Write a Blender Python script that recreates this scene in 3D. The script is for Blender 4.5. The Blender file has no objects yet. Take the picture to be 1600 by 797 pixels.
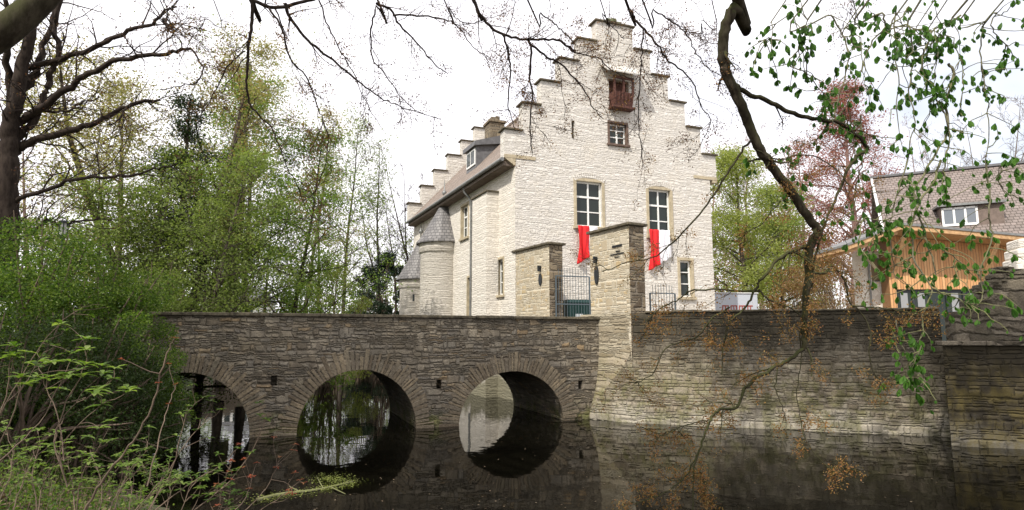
import bpy, math
import numpy as np
from mathutils import Vector
S = bpy.context.scene
COL = S.collection
rad = math.radians

# ------------------------------------------------------------------ camera
FPX = 955.0; TH = math.atan(126.5 / FPX); EYE = 2.5
cam = bpy.data.cameras.new('camera'); camo = bpy.data.objects.new('camera', cam); COL.objects.link(camo)
cam.sensor_width = 36.0; cam.lens = FPX / 1600 * 36.0; cam.clip_start = 0.05; cam.clip_end = 3000
camo.location = (0, 0, EYE); camo.rotation_euler = (math.pi / 2 + TH, 0, 0)
S.camera = camo

# ------------------------------------------------------------------ sun, sky, exposure
SUN_AZ = np.array([-.56, -.83]); SUN_AZ = SUN_AZ / np.linalg.norm(SUN_AZ)
SUN_EL = rad(47)
SUN = np.array([SUN_AZ[0] * math.cos(SUN_EL), SUN_AZ[1] * math.cos(SUN_EL), math.sin(SUN_EL)])
sl = bpy.data.lights.new('sun', 'SUN'); so = bpy.data.objects.new('sun', sl); COL.objects.link(so)
sl.energy = 3.7; sl.angle = rad(.55); sl.color = (1, .94, .85)
so.rotation_euler = Vector(tuple(SUN)).to_track_quat('Z', 'Y').to_euler(); so.location = (-20, -20, 40)
W = bpy.data.worlds.new('World'); S.world = W; W.use_nodes = True
nt = W.node_tree; nt.nodes.clear()
out = nt.nodes.new('ShaderNodeOutputWorld'); bg = nt.nodes.new('ShaderNodeBackground')
sky = nt.nodes.new('ShaderNodeTexSky'); sky.sky_type = 'NISHITA'; sky.sun_disc = False
sky.sun_elevation = SUN_EL; sky.sun_rotation = math.atan2(SUN_AZ[0], SUN_AZ[1])
sky.air_density = 1.2; sky.dust_density = 2.5; sky.altitude = 80
tc = nt.nodes.new('ShaderNodeTexCoord'); nz = nt.nodes.new('ShaderNodeTexNoise'); nz.inputs['Scale'].default_value = 1.6
nz.inputs['Detail'].default_value = 5
mp = nt.nodes.new('ShaderNodeMapping'); mp.inputs['Scale'].default_value = (1, 1, 2.2); mp.inputs['Location'].default_value = (.3, .1, 0)
cr = nt.nodes.new('ShaderNodeMapRange'); cr.inputs['From Min'].default_value = .32; cr.inputs['From Max'].default_value = .54
cr.inputs['To Min'].default_value = .42; cr.inputs['To Max'].default_value = .97
mx = nt.nodes.new('ShaderNodeMix'); mx.data_type = 'RGBA'
mx.inputs[7].default_value = (11.2, 10.9, 11.3, 1)
bg.inputs['Strength'].default_value = .11
L = nt.links
L.new(tc.outputs['Generated'], mp.inputs['Vector']); L.new(mp.outputs[0], nz.inputs['Vector']); L.new(nz.outputs['Fac'], cr.inputs['Value'])
L.new(cr.outputs[0], mx.inputs[0]); L.new(sky.outputs[0], mx.inputs[6]); L.new(mx.outputs[2], bg.inputs['Color']); L.new(bg.outputs[0], out.inputs[0])
S.view_settings.view_transform = 'Standard'; S.view_settings.look = 'None'; S.view_settings.gamma = 1
S.view_settings.use_curve_mapping = False; S.view_settings.exposure = 0.4
S.render.engine = 'CYCLES'
S.cycles.max_bounces = 6; S.cycles.diffuse_bounces = 3; S.cycles.glossy_bounces = 3; S.cycles.transmission_bounces = 3
S.cycles.transparent_max_bounces = 4; S.cycles.use_denoising = True; S.cycles.caustics_reflective = False; S.cycles.caustics_refractive = False

# ------------------------------------------------------------------ photo measuring helpers
CAM = np.array([0, 0, EYE])
def ray(u, v):
    a = (u - 800) / FPX; b = (398.5 - v) / FPX
    return np.array([a, math.cos(TH) - b * math.sin(TH), math.sin(TH) + b * math.cos(TH)])
def aty(u, v, y): d = ray(u, v); return CAM + d * y / d[1]
def atz(u, v, z): d = ray(u, v); return CAM + d * (z - EYE) / d[2]
class Fr:
    """a rotated ground frame: local x along the wall, y away, z up"""
    def __init__(s, ox, oy, deg): s.o = np.array([ox, oy, 0.]); s.a = rad(deg); s.c = math.cos(s.a); s.s = math.sin(s.a)
    def loc(s, p): d = np.asarray(p) - s.o; return np.array([d[0] * s.c + d[1] * s.s, -d[0] * s.s + d[1] * s.c, d[2]])
    def wor(s, p): return s.o + np.array([p[0] * s.c - p[1] * s.s, p[0] * s.s + p[1] * s.c, p[2]])
    def px(s, u, v, y=0.0):            # local point on the plane local-y = y
        n = np.array([-s.s, s.c, 0]); p = s.wor((0, y, 0)); d = ray(u, v)
        return s.loc(CAM + d * (np.dot(p - CAM, n) / np.dot(d, n)))

# ------------------------------------------------------------------ object helpers
def tag(o, label=None, cat=None, group=None, kind=None):
    if label: o['label'] = label
    if cat: o['category'] = cat
    if group: o['group'] = group
    if kind: o['kind'] = kind
    return o
def thing(name, label, cat, loc=(0, 0, 0), rz=0, group=None):
    o = bpy.data.objects.new(name, None); COL.objects.link(o); o.location = loc; o.rotation_euler = (0, 0, rz)
    o.empty_display_size = .3
    return tag(o, label, cat, group)
def link(name, me, mats, parent):
    o = bpy.data.objects.new(name, me); COL.objects.link(o)
    if parent: o.parent = parent
    for m in (mats if isinstance(mats, (list, tuple)) else [mats]): me.materials.append(m)
    return o
class MB:
    def __init__(s, T=None): s.v = []; s.f = []; s.m = []; s.T = T
    def add(s, vs, fs, m=0):
        b = len(s.v); s.v += [tuple(s.T(p)) if s.T else tuple(p) for p in vs]
        s.f += [tuple(b + i for i in f) for f in fs]; s.m += [m] * len(fs)
    def box(s, x0, x1, y0, y1, z0, z1, m=0):
        s.add([(x0, y0, z0), (x1, y0, z0), (x1, y1, z0), (x0, y1, z0), (x0, y0, z1), (x1, y0, z1), (x1, y1, z1), (x0, y1, z1)],
              [(0, 3, 2, 1), (4, 5, 6, 7), (0, 1, 5, 4), (1, 2, 6, 5), (2, 3, 7, 6), (3, 0, 4, 7)], m)
    def quad(s, a, b, c, d, m=0): s.add([a, b, c, d], [(0, 1, 2, 3)], m)
    def prism(s, poly, z0, z1, m=0):
        n = len(poly); s.add([(p[0], p[1], z0) for p in poly] + [(p[0], p[1], z1) for p in poly],
              [tuple(range(n))[::-1], tuple(range(n, 2 * n))] + [(i, (i + 1) % n, n + (i + 1) % n, n + i) for i in range(n)], m)
    def hexa(s, lo, hi, m=0):     # two quads joined
        s.add(list(lo) + list(hi), [(3, 2, 1, 0), (4, 5, 6, 7)] + [(i, (i + 1) % 4, 4 + (i + 1) % 4, 4 + i) for i in range(4)], m)
    def lathe(s, prof, n=24, cx=0, cy=0, m=0):
        vs = [(cx + r * math.cos(2 * math.pi * k / n), cy + r * math.sin(2 * math.pi * k / n), z) for r, z in prof for k in range(n)]
        s.add(vs, [(i * n + k, i * n + (k + 1) % n, (i + 1) * n + (k + 1) % n, (i + 1) * n + k) for i in range(len(prof) - 1) for k in range(n)], m)
    def rod(s, a, b, r, n=6, m=0, r2=None):
        a = Vector(a); b = Vector(b); d = (b - a).normalized(); q = d.orthogonal().normalized(); w = d.cross(q); r2 = r if r2 is None else r2
        vs = [tuple(p + (q * math.cos(2 * math.pi * k / n) + w * math.sin(2 * math.pi * k / n)) * rr) for p, rr in ((a, r), (b, r2)) for k in range(n)]
        s.add(vs, [(k, (k + 1) % n, n + (k + 1) % n, n + k) for k in range(n)] + [tuple(range(n))[::-1], tuple(range(n, 2 * n))], m)
    def build(s, name, mats, parent=None, smooth=False, bevel=0):
        me = bpy.data.meshes.new(name); me.from_pydata(s.v, [], s.f)
        me.polygons.foreach_set('material_index', s.m)
        if smooth: me.polygons.foreach_set('use_smooth', [True] * len(s.f))
        me.update(); o = link(name, me, mats, parent)
        if bevel:
            b = o.modifiers.new('bevel', 'BEVEL'); b.width = bevel; b.segments = 2; b.limit_method = 'ANGLE'; b.angle_limit = rad(40)
        return o
def cells(mb, xs, zs, solid, y0, y1, m=0):
    """a thick wall from a grid of rectangles; solid(x, z) says which are masonry"""
    xs = sorted(set(round(float(x), 4) for x in xs)); zs = sorted(set(round(float(z), 4) for z in zs))
    g = [[solid((xs[i] + xs[i + 1]) / 2, (zs[j] + zs[j + 1]) / 2) for j in range(len(zs) - 1)] for i in range(len(xs) - 1)]
    G = lambda i, j: 0 <= i < len(xs) - 1 and 0 <= j < len(zs) - 1 and g[i][j]
    for i in range(len(xs) - 1):
        for j in range(len(zs) - 1):
            if not g[i][j]: continue
            a, b, c, d = xs[i], xs[i + 1], zs[j], zs[j + 1]
            mb.quad((a, y0, c), (b, y0, c), (b, y0, d), (a, y0, d), m); mb.quad((b, y1, c), (a, y1, c), (a, y1, d), (b, y1, d), m)
            if not G(i - 1, j): mb.quad((a, y1, c), (a, y0, c), (a, y0, d), (a, y1, d), m)
            if not G(i + 1, j): mb.quad((b, y0, c), (b, y1, c), (b, y1, d), (b, y0, d), m)
            if not G(i, j - 1): mb.quad((a, y1, c), (b, y1, c), (b, y0, c), (a, y0, c), m)
            if not G(i, j + 1): mb.quad((a, y0, d), (b, y0, d), (b, y1, d), (a, y1, d), m)

class NP:
    """fast quad soup for branches and leaves"""
    def __init__(s): s.V = []; s.Q = []; s.n = 0
    def add(s, V, Q):
        if len(V) == 0: return
        s.V.append(np.asarray(V, float)); s.Q.append(np.asarray(Q, np.int64) + s.n); s.n += len(V)
    def tube(s, P, R, k=5):
        P = np.asarray(P, float); R = np.asarray(R, float); n = len(P)
        T = np.gradient(P, axis=0); T /= np.linalg.norm(T, axis=1)[:, None] + 1e-9
        ref = np.array([.31, .17, .93]) if abs(T[0][2]) < .8 else np.array([.93, .2, .1])
        A = np.cross(T, ref); A /= np.linalg.norm(A, axis=1)[:, None] + 1e-9; B = np.cross(T, A)
        an = np.arange(k) * 2 * math.pi / k
        V = P[:, None] + R[:, None, None] * (A[:, None] * np.cos(an)[None, :, None] + B[:, None] * np.sin(an)[None, :, None])
        i, j = np.meshgrid(np.arange(n - 1), np.arange(k), indexing='ij'); i = i.ravel(); j = j.ravel(); j2 = (j + 1) % k
        s.add(V.reshape(-1, 3), np.stack([i * k + j, i * k + j2, (i + 1) * k + j2, (i + 1) * k + j], 1))
    def leaves(s, C, rng, size, ratio=.55, flat=0.0, down=0.0):
        C = np.asarray(C, float); n = len(C)
        if n == 0: return
        A = rng.normal(size=(n, 3)); A[:, 2] = A[:, 2] * (1 - flat) - down * 1.5; A /= np.linalg.norm(A, axis=1)[:, None]
        B = rng.normal(size=(n, 3)); B[:, 2] *= (1 - flat); B -= A * np.sum(A * B, 1)[:, None]; B /= np.linalg.norm(B, axis=1)[:, None] + 1e-9
        L_ = (size * rng.uniform(.6, 1.3, n))[:, None]; Wd = L_ * ratio
        V = np.stack([C, C + A * L_ * .45 + B * Wd * .5, C + A * L_, C + A * L_ * .45 - B * Wd * .5], 1)
        s.add(V.reshape(-1, 3), np.arange(4 * n).reshape(n, 4))
    def build(s, name, mats, parent=None, smooth=False, off=None):
        V = np.concatenate(s.V); Q = np.concatenate(s.Q)
        if parent is not None and off is None: off = np.array(parent.location)
        if off is not None: V = V - off
        me = bpy.data.meshes.new(name); me.vertices.add(len(V)); me.vertices.foreach_set('co', V.ravel())
        me.loops.add(Q.size); me.loops.foreach_set('vertex_index', Q.ravel().astype(np.int32))
        me.polygons.add(len(Q)); me.polygons.foreach_set('loop_start', (np.arange(len(Q)) * 4).astype(np.int32))
        me.polygons.foreach_set('loop_total', np.full(len(Q), 4, np.int32))
        if smooth: me.polygons.foreach_set('use_smooth', np.ones(len(Q), bool))
        me.update(calc_edges=True); return link(name, me, mats, parent)

# ------------------------------------------------------------------ materials
class M:
    def __init__(s, name):
        s.m = bpy.data.materials.new(name); s.m.use_nodes = True; s.t = s.m.node_tree; s.p = s.t.nodes['Principled BSDF']; s.o = s.t.nodes['Material Output']
    def n(s, ty, ins=None, **kw):
        x = s.t.nodes.new('ShaderNode' + ty)
        for k, v in kw.items(): setattr(x, k, v)
        for k, v in (ins or {}).items():
            i = x.inputs[k]
            if isinstance(v, bpy.types.NodeSocket): s.t.links.new(v, i)
            else: i.default_value = v
        return x
    def coord(s, scale=(1, 1, 1), which='Object', loc=(0, 0, 0)):
        c = s.n('TexCoord'); return s.n('Mapping', {'Vector': c.outputs[which], 'Scale': scale, 'Location': loc}).outputs[0]
    def noise(s, v, scale, detail=4, rough=.55): return s.n('TexNoise', {'Vector': v, 'Scale': scale, 'Detail': detail, 'Roughness': rough})
    def ramp(s, f, stops):
        r = s.n('ValToRGB', {'Fac': f}); e = r.color_ramp.elements
        while len(e) < len(stops): e.new(.5)
        for i, (p, c) in enumerate(stops): e[i].position = p; e[i].color = (*c, 1) if len(c) == 3 else c
        return r.outputs[0]
    def mr(s, v, a, b, c=0., d=1., smooth=True):
        return s.n('MapRange', {'Value': v, 'From Min': a, 'From Max': b, 'To Min': c, 'To Max': d}, interpolation_type='SMOOTHSTEP' if smooth else 'LINEAR').outputs[0]
    def math(s, op, a, b=0.): return s.n('Math', {0: a, 1: b}, operation=op).outputs[0]
    def mix(s, f, a, b, mode='MIX'):
        x = s.n('Mix', data_type='RGBA', blend_type=mode)
        for i, v in ((0, f), (6, a), (7, b)):
            if isinstance(v, bpy.types.NodeSocket): s.t.links.new(v, x.inputs[i])
            else: x.inputs[i].default_value = v if i == 0 else (*v, 1)
        return x.outputs[2]
    def set(s, **kw):
        for k, v in kw.items():
            k = k.replace('_', ' ')
            if isinstance(v, bpy.types.NodeSocket): s.t.links.new(v, s.p.inputs[k])
            else: s.p.inputs[k].default_value = (*v, 1) if isinstance(v, tuple) and len(v) == 3 else v
        return s
    def bump(s, h, strength=.5, dist=.02, normal=None):
        ins = {'Height': h, 'Strength': strength, 'Distance': dist}
        if normal: ins['Normal'] = normal
        b = s.n('Bump', ins); s.t.links.new(b.outputs[0], s.p.inputs['Normal']); return b.outputs[0]

def masonry(name, stops, joint, size=(.34, .11), jw=.010, bump=1., dist=.03, rough=.9, moss=None, crust=None, lime=None, soft=.03, tone=.3, warp=.5, patches=None, jamt=1.0, radial=0, split=.55, edge=.035, rnd=.6):
    """random coursed rubble: wavy courses of varying height, stones of varying length, some courses doubled"""
    m = M(name); v = m.coord(); X, Y_, Z = m.n('SeparateXYZ', {0: v}).outputs[:3]
    u = m.math('MULTIPLY', m.math('ARCTAN2', Y_, X), radial) if radial else m.math('ADD', X, Y_)
    n1 = m.n('SeparateColor', {0: m.noise(m.coord((.9, .9, 1.5)), 1., 3).outputs['Color']}); n2 = m.n('SeparateColor', {0: m.noise(v, 7.5, 4, .65).outputs['Color']})
    c_ = lambda x, k: m.math('MULTIPLY', m.math('SUBTRACT', x, .5), k)
    u = m.math('ADD', u, c_(n2.outputs[0], edge * 2.2)); z1 = m.math('ADD', Z, m.math('ADD', c_(n1.outputs[1], size[1] * warp * 3), c_(n2.outputs[1], edge * 1.6)))
    vb = m.n('SeparateColor', {0: m.n('TexVoronoi', {'Vector': m.n('CombineXYZ', {0: m.math('DIVIDE', u, size[0] * 3.2), 1: m.math('DIVIDE', z1, size[1] * 4.), 2: 0.}).outputs[0], 'Scale': 1.}, voronoi_dimensions='2D', feature='F1', distance='CHEBYCHEV').outputs['Color']})
    z1 = m.math('ADD', z1, m.math('MULTIPLY', vb.outputs[0], size[1] * 1.6)); u = m.math('ADD', u, m.math('MULTIPLY', vb.outputs[1], size[0] * 3))
    zz = m.math('DIVIDE', z1, size[1]); zz = m.math('ADD', zz, m.math('MULTIPLY', m.math('SINE', m.math('MULTIPLY', zz, 1.9)), .33))
    row = m.math('FLOOR', zz); fz = m.math('FRACT', zz)
    rr = m.n('TexWhiteNoise', {'W': row}, noise_dimensions='1D').outputs[0]
    wv = m.n('MapRange', {'Value': rr, 'To Min': .65 * size[0], 'To Max': 1.45 * size[0]}).outputs[0]
    uu = m.math('ADD', m.math('DIVIDE', u, wv), m.math('MULTIPLY', rr, 17.)); uu = m.math('ADD', uu, m.math('MULTIPLY', m.math('SINE', m.math('ADD', m.math('MULTIPLY', uu, 2.3), m.math('MULTIPLY', row, 1.7))), .3))
    cell = m.math('FLOOR', uu); fu = m.math('FRACT', uu)
    w0 = m.n('TexWhiteNoise', {'Vector': m.n('CombineXYZ', {0: cell, 1: row, 2: 3.}).outputs[0]}, noise_dimensions='3D').outputs[0]
    sp = m.math('GREATER_THAN', w0, split); k2 = m.math('ADD', 1., sp); f2 = m.math('MULTIPLY', fz, k2); sub = m.math('FLOOR', f2); fz2 = m.math('FRACT', f2)
    wn = m.n('TexWhiteNoise', {'Vector': m.n('CombineXYZ', {0: cell, 1: row, 2: m.math('ADD', sub, .5)}).outputs[0]}, noise_dimensions='3D')
    rs = m.n('SeparateColor', {0: wn.outputs['Color']})
    du = m.math('MULTIPLY', m.math('SUBTRACT', .5, m.math('ABSOLUTE', m.math('SUBTRACT', fu, .5))), wv)
    dz = m.math('DIVIDE', m.math('MULTIPLY', m.math('SUBTRACT', .5, m.math('ABSOLUTE', m.math('SUBTRACT', fz2, .5))), size[1]), k2)
    d = m.n('Math', {0: du, 1: dz, 2: .02}, operation='SMOOTH_MIN').outputs[0]
    d = m.math('ADD', d, m.math('MULTIPLY', m.math('SUBTRACT', n2.outputs[2], .5), .018))
    col = m.ramp(rs.outputs[0], stops)
    fine = m.noise(v, 26., 6, .7); med = m.noise(v, 3.2, 5, .6)
    col = m.mix(tone, col, m.mix(m.mr(fine.outputs['Fac'], .25, .75), (.3, .3, .3), (1.1, 1.1, 1.1)), 'MULTIPLY')
    col = m.mix(m.mr(med.outputs['Fac'], .4, .7, 0, .35), col, joint)
    jm = m.mr(d, jw * .3, jw * 1.4, 1, 0); col = m.mix(m.math('MULTIPLY', jm, jamt), col, joint)
    z = Z; big = m.noise(m.coord((1, 1, .35)), 1.3, 6, .65).outputs['Fac']; bw = m.math('MULTIPLY', m.math('SUBTRACT', big, .5), 2.2)
    if patches:
        pn = m.noise(m.coord((1, 1, 1.4), loc=(7, 3, 1)), .9, 8, .75).outputs['Fac']; col = m.mix(m.mr(pn, .49, .64, 0, .8), col, patches)
    if crust: f = m.mr(m.math('ADD', z, bw), crust[0] - crust[1], crust[0] + crust[1], 0, crust[3]); col = m.mix(f, col, crust[2])
    if lime: f = m.mr(m.math('ADD', z, m.math('MULTIPLY', bw, .8)), lime[0] - lime[1], lime[0] + lime[1], lime[3], 0); col = m.mix(f, col, lime[2])
    if moss:
        mn = m.noise(v, 2.3, 7, .75).outputs['Fac']
        f = m.math('MULTIPLY', m.mr(m.math('ADD', z, m.math('MULTIPLY', bw, .5)), moss[0], moss[1], 1, 0), m.mr(mn, .42, .6, 0, moss[3])); col = m.mix(f, col, moss[2])
    m.set(Base_Color=col, Roughness=rough, Specular_IOR_Level=.25)
    h = m.mr(d, 0, soft, 0, 1); h = m.math('ADD', h, m.math('MULTIPLY', rs.outputs[1], rnd)); h = m.math('ADD', h, m.math('MULTIPLY', fine.outputs['Fac'], .5)); h = m.math('ADD', h, m.math('MULTIPLY', med.outputs['Fac'], .5))
    m.bump(h, bump, dist); return m.m
def plain(name, col, rough=.6, metal=0., var=.0, scale=6., bump=0., spec=.3):
    m = M(name)
    if var:
        f = m.noise(m.coord(), scale, 6, .65).outputs['Fac']
        c = m.mix(m.mr(f, .3, .7), tuple(x * (1 - var) for x in col), tuple(min(1, x * (1 + var)) for x in col))
        m.set(Base_Color=c)
        if bump: m.bump(f, bump, .01)
    else: m.set(Base_Color=col)
    m.set(Roughness=rough, Metallic=metal, Specular_IOR_Level=spec); return m.m
def leafmat(name, stops, trans=.35, rough=.5):
    m = M(name); g = m.n('NewGeometry'); c = m.ramp(g.outputs['Random Per Island'], stops)
    m.set(Base_Color=c, Roughness=rough, Specular_IOR_Level=.25)
    tr = m.n('BsdfTranslucent', {'Color': m.mix(1., c, (1.15, 1.25, .6), 'MULTIPLY')}); mxs = m.n('MixShader', {0: trans, 1: m.p.outputs[0], 2: tr.outputs[0]})
    m.t.links.new(mxs.outputs[0], m.o.inputs[0]); return m.m
def barkmat(name, c1, c2, moss=None, scale=9.):
    m = M(name); v = m.coord((1, 1, .35)); f = m.noise(v, scale, 8, .7).outputs['Fac']
    c = m.mix(m.mr(f, .35, .65), c1, c2)
    if moss:
        nz_ = m.n('SeparateXYZ', {0: m.n('NewGeometry').outputs['Normal']}).outputs[2]
        c = m.mix(m.math('MULTIPLY', m.mr(m.math('ADD', nz_, m.math('SUBTRACT', m.noise(m.coord(), 5, 4).outputs['Fac'], .5)), -.5, .6), .85), c, moss)
    m.set(Base_Color=c, Roughness=.9, Specular_IOR_Level=.15); m.bump(f, .8, .012); return m.m

STONES = [(0, (.18, .15, .11)), (.2, (.31, .26, .19)), (.4, (.24, .215, .175)), (.6, (.39, .335, .25)), (.8, (.28, .25, .20)), (.93, (.34, .285, .20)), (1, (.42, .30, .17))]
M_bridge = masonry('bridge_rubble', STONES, (.13, .108, .08), size=(.25, .125), jw=.012, moss=(.1, .7, (.13, .135, .045), .85), crust=(2.9, .5, (.10, .085, .06), .4), dist=.05, bump=1., tone=.6, edge=.06, split=.45, patches=(.17, .145, .105), jamt=.5)
M_quay = masonry('retaining_rubble', [(0, (.22, .18, .125)), (.3, (.32, .27, .195)), (.6, (.38, .335, .25)), (.8, (.27, .23, .17)), (1, (.43, .38, .29))], (.20, .17, .125),
                 size=(.23, .125), jw=.009, split=.72, crust=(2.0, .75, (.042, .036, .024), .95), lime=(.38, .3, (.46, .43, .36), .5), moss=(.9, 2.2, (.12, .12, .035), .6), patches=(.12, .10, .068), dist=.03, bump=.9, tone=.7, edge=.035, jamt=.35, warp=.3)
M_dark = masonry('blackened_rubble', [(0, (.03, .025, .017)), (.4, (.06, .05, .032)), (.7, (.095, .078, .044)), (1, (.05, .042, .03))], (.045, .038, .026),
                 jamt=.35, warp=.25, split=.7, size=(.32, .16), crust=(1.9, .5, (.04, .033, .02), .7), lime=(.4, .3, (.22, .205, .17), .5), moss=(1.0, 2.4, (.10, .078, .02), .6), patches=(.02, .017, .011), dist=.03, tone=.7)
M_rock = masonry('coarse_rubble', [(0, (.13, .11, .08)), (.5, (.24, .205, .15)), (1, (.33, .285, .215))], (.10, .085, .062), size=(.85, .42), dist=.08, bump=1., jw=.02, soft=.08, tone=.7, patches=(.09, .078, .052), edge=.09, split=.7)
M_gate = masonry('gate_rubble', [(0, (.36, .30, .20)), (.25, (.48, .425, .32)), (.5, (.43, .35, .235)), (.75, (.54, .49, .39)), (1, (.48, .37, .21))], (.55, .50, .39), size=(.24, .17), jw=.016, dist=.022, bump=.8, tone=.35, warp=.2, edge=.055, soft=.025)
M_gateend = masonry('gate_rubble_dark', [(0, (.12, .09, .06)), (.3, (.24, .185, .12)), (.6, (.32, .26, .175)), (1, (.17, .14, .10))], (.20, .17, .13), size=(.36, .22), jw=.016, dist=.05, bump=1., tone=.6, edge=.05, warp=.15)
M_white = masonry('whitewashed_rubble', [(0, (.60, .57, .515)), (.5, (.67, .64, .585)), (1, (.71, .68, .63))], (.50, .465, .405), patches=(.60, .56, .49), size=(.18, .105), jw=.007, dist=.036, bump=.52, rough=.85, tone=.25, soft=.04, jamt=.25, crust=(17.0, 3., (.40, .36, .30), .35), edge=.055, split=.7)
M_whitewash = masonry('whitewashed_smooth', [(0, (.66, .62, .55)), (1, (.72, .68, .61))], (.58, .54, .47), size=(.22, .115), jw=.006, dist=.02, bump=.6, tone=.12, jamt=.2, lime=(.9, .25, (.15, .14, .08), .85))
M_foot = masonry('pier_foot_rubble', [(0, (.28, .23, .15)), (.5, (.40, .345, .25)), (1, (.47, .42, .31))], (.34, .30, .22), size=(.24, .13), jw=.012, dist=.03, tone=.6, edge=.05, moss=(.6, 2.4, (.17, .165, .06), .6), lime=(.35, .25, (.44, .42, .33), .5), jamt=.5)
M_turret = masonry('whitewashed_turret', [(0, (.64, .60, .53)), (1, (.71, .67, .60))], (.52, .48, .41), size=(.26, .12), jw=.006, dist=.02, bump=.6, tone=.12, jamt=.5, lime=(.9, .25, (.15, .14, .08), .85), radial=1.2)
M_trim = plain('sandstone_trim', (.42, .36, .25), .85, var=.18, scale=5, bump=.3)
M_cope = plain('mossy_coping', (.105, .09, .062), .95, var=.55, scale=7, bump=.6)
M_slate = None
def tiles(name, c1, c2, w, h, axis, joint):
    m = M(name); c = m.n('TexCoord').outputs['Object']; s = m.n('SeparateXYZ', {0: c})
    v = m.n('CombineXYZ', {0: s.outputs[axis], 1: s.outputs[2], 2: 0.}).outputs[0]
    b = m.n('TexBrick', {'Vector': v, 'Scale': 1., 'Color1': (*c1, 1), 'Color2': (*c2, 1), 'Mortar': (*joint, 1), 'Mortar Size': h * .09, 'Brick Width': w, 'Row Height': h, 'Mortar Smooth': .4, 'Bias': 0.})
    f = m.noise(c, 2.5, 7, .7).outputs['Fac']
    m.set(Base_Color=m.mix(.6, b.outputs[0], m.ramp(f, [(.3, (.45, .45, .42)), (.7, (1.1, 1.05, 1.))]), 'MULTIPLY'), Roughness=.75, Specular_IOR_Level=.3)
    zf = m.math('FRACT', m.math('DIVIDE', s.outputs[2], h)); hh = m.math('SUBTRACT', m.math('SUBTRACT', 1., zf), b.outputs['Fac'])
    m.bump(hh, .9, .03); return m.m
M_tiles = tiles('brown_clay_tiles', (.24, .195, .165), (.31, .255, .215), .24, .22, 1, (.08, .06, .05))
M_tiles2 = tiles('grey_clay_tiles', (.215, .18, .165), (.26, .22, .205), .2, .15, 0, (.10, .085, .07))
def shingle():
    m = M('slate_shingles'); c = m.n('TexCoord').outputs['Object']; s = m.n('SeparateXYZ', {0: c})
    an = m.math('ARCTAN2', s.outputs[1], s.outputs[0])
    v = m.n('CombineXYZ', {0: an, 1: s.outputs[2], 2: 0.}).outputs[0]
    b = m.n('TexBrick', {'Vector': v, 'Scale': 1., 'Color1': (.13, .125, .125, 1), 'Color2': (.21, .20, .195, 1), 'Mortar': (.05, .05, .05, 1), 'Mortar Size': .014, 'Brick Width': .2, 'Row Height': .17, 'Mortar Smooth': .3})
    m.set(Base_Color=b.outputs[0], Roughness=.55); m.bump(m.math('SUBTRACT', 1., b.outputs['Fac']), .8, .02); return m.m
M_shingle = shingle()
M_slateplain = plain('slate_sheet', (.13, .13, .135), .5, var=.25, scale=4)
M_lead = plain('lead_gutter', (.20, .205, .20), .45, .3, var=.2)
M_frame = plain('white_paint', (.78, .78, .75), .45)
M_glass = plain('window_glass', (.014, .022, .018), .05, spec=.35)
M_iron = plain('dark_iron', (.045, .05, .055), .5, .5, var=.2)
M_irongrey = plain('grey_painted_iron', (.10, .125, .14), .5, .2)
M_wooddark = plain('red_brown_timber', (.085, .034, .024), .7, var=.5, scale=14)
M_bin = plain('dark_green_plastic', (.012, .045, .04), .45)
M_paper = plain('pale_notice', (.55, .6, .62), .6, var=.25, scale=30)
M_red = plain('red_cloth', (.62, .018, .022), .75); M_cloth = plain('white_cloth', (.78, .78, .82), .8)
def boards(name, c1, c2, w=.115, axis=0, dark=.35):
    m = M(name); c = m.n('TexCoord').outputs['Object']; s = m.n('SeparateXYZ', {0: c})
    q = m.math('DIVIDE', s.outputs[axis], w); fr = m.math('FRACT', q); cell = m.math('FLOOR', q)
    wn = m.n('TexWhiteNoise', {'W': cell}, noise_dimensions='1D').outputs[0]
    g = m.noise(m.coord((9, 9, .8)), 3., 6, .6).outputs['Fac']
    col = m.mix(wn, c1, c2); col = m.mix(m.mr(g, .4, .75, 0, .5), col, tuple(x * .6 for x in c1))
    gap = m.mr(m.math('ABSOLUTE', m.math('SUBTRACT', fr, .5)), .40, .46, 0, 1)
    m.set(Base_Color=m.mix(m.math('MULTIPLY', gap, 1 - dark), col, (.04, .018, .008)), Roughness=.6)
    m.bump(m.math('SUBTRACT', 1., gap), .9, .015); return m.m
M_clad = boards('larch_boards', (.50, .25, .10), (.66, .39, .18))
M_larch = plain('larch_beam', (.45, .28, .14), .6, var=.25, scale=9)
M_bark = barkmat('grey_bark', (.045, .036, .028), (.12, .10, .08))
M_barkmoss = barkmat('mossy_bark', (.022, .017, .011), (.06, .05, .035), (.05, .055, .018), 14)
M_barkdark = barkmat('dark_bark', (.02, .014, .012), (.05, .038, .03), None, 12)
M_barkpale = barkmat('pale_stem_bark', (.13, .12, .075), (.25, .235, .17), (.15, .16, .06), 14)
M_barkfar = barkmat('far_bark', (.12, .10, .085), (.22, .19, .165))
M_barkpink = barkmat('reddish_twig_bark', (.16, .105, .09), (.26, .18, .155))
M_twig = plain('bare_twig', (.15, .11, .08), .8, var=.3)
GR = lambda *c: [(i / (len(c) - 1), x) for i, x in enumerate(c)]
M_fresh = leafmat('fresh_leaves', GR((.07, .13, .02), (.13, .21, .035), (.19, .28, .06), (.25, .32, .09)), .5)
M_mid = leafmat('spring_leaves', GR((.10, .14, .035), (.17, .23, .055), (.25, .30, .10), (.21, .27, .08)), .5)
M_pale = leafmat('pale_budding_leaves', GR((.19, .19, .07), (.27, .26, .11), (.33, .29, .14), (.27, .18, .09)), .5)
M_ivy = leafmat('ivy_leaves', GR((.008, .02, .006), (.02, .045, .012), (.035, .065, .02), (.055, .085, .035)), .15, .35)
M_yew = leafmat('yew_needles', GR((.006, .015, .006), (.015, .032, .012), (.02, .045, .018)), .1)
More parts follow.
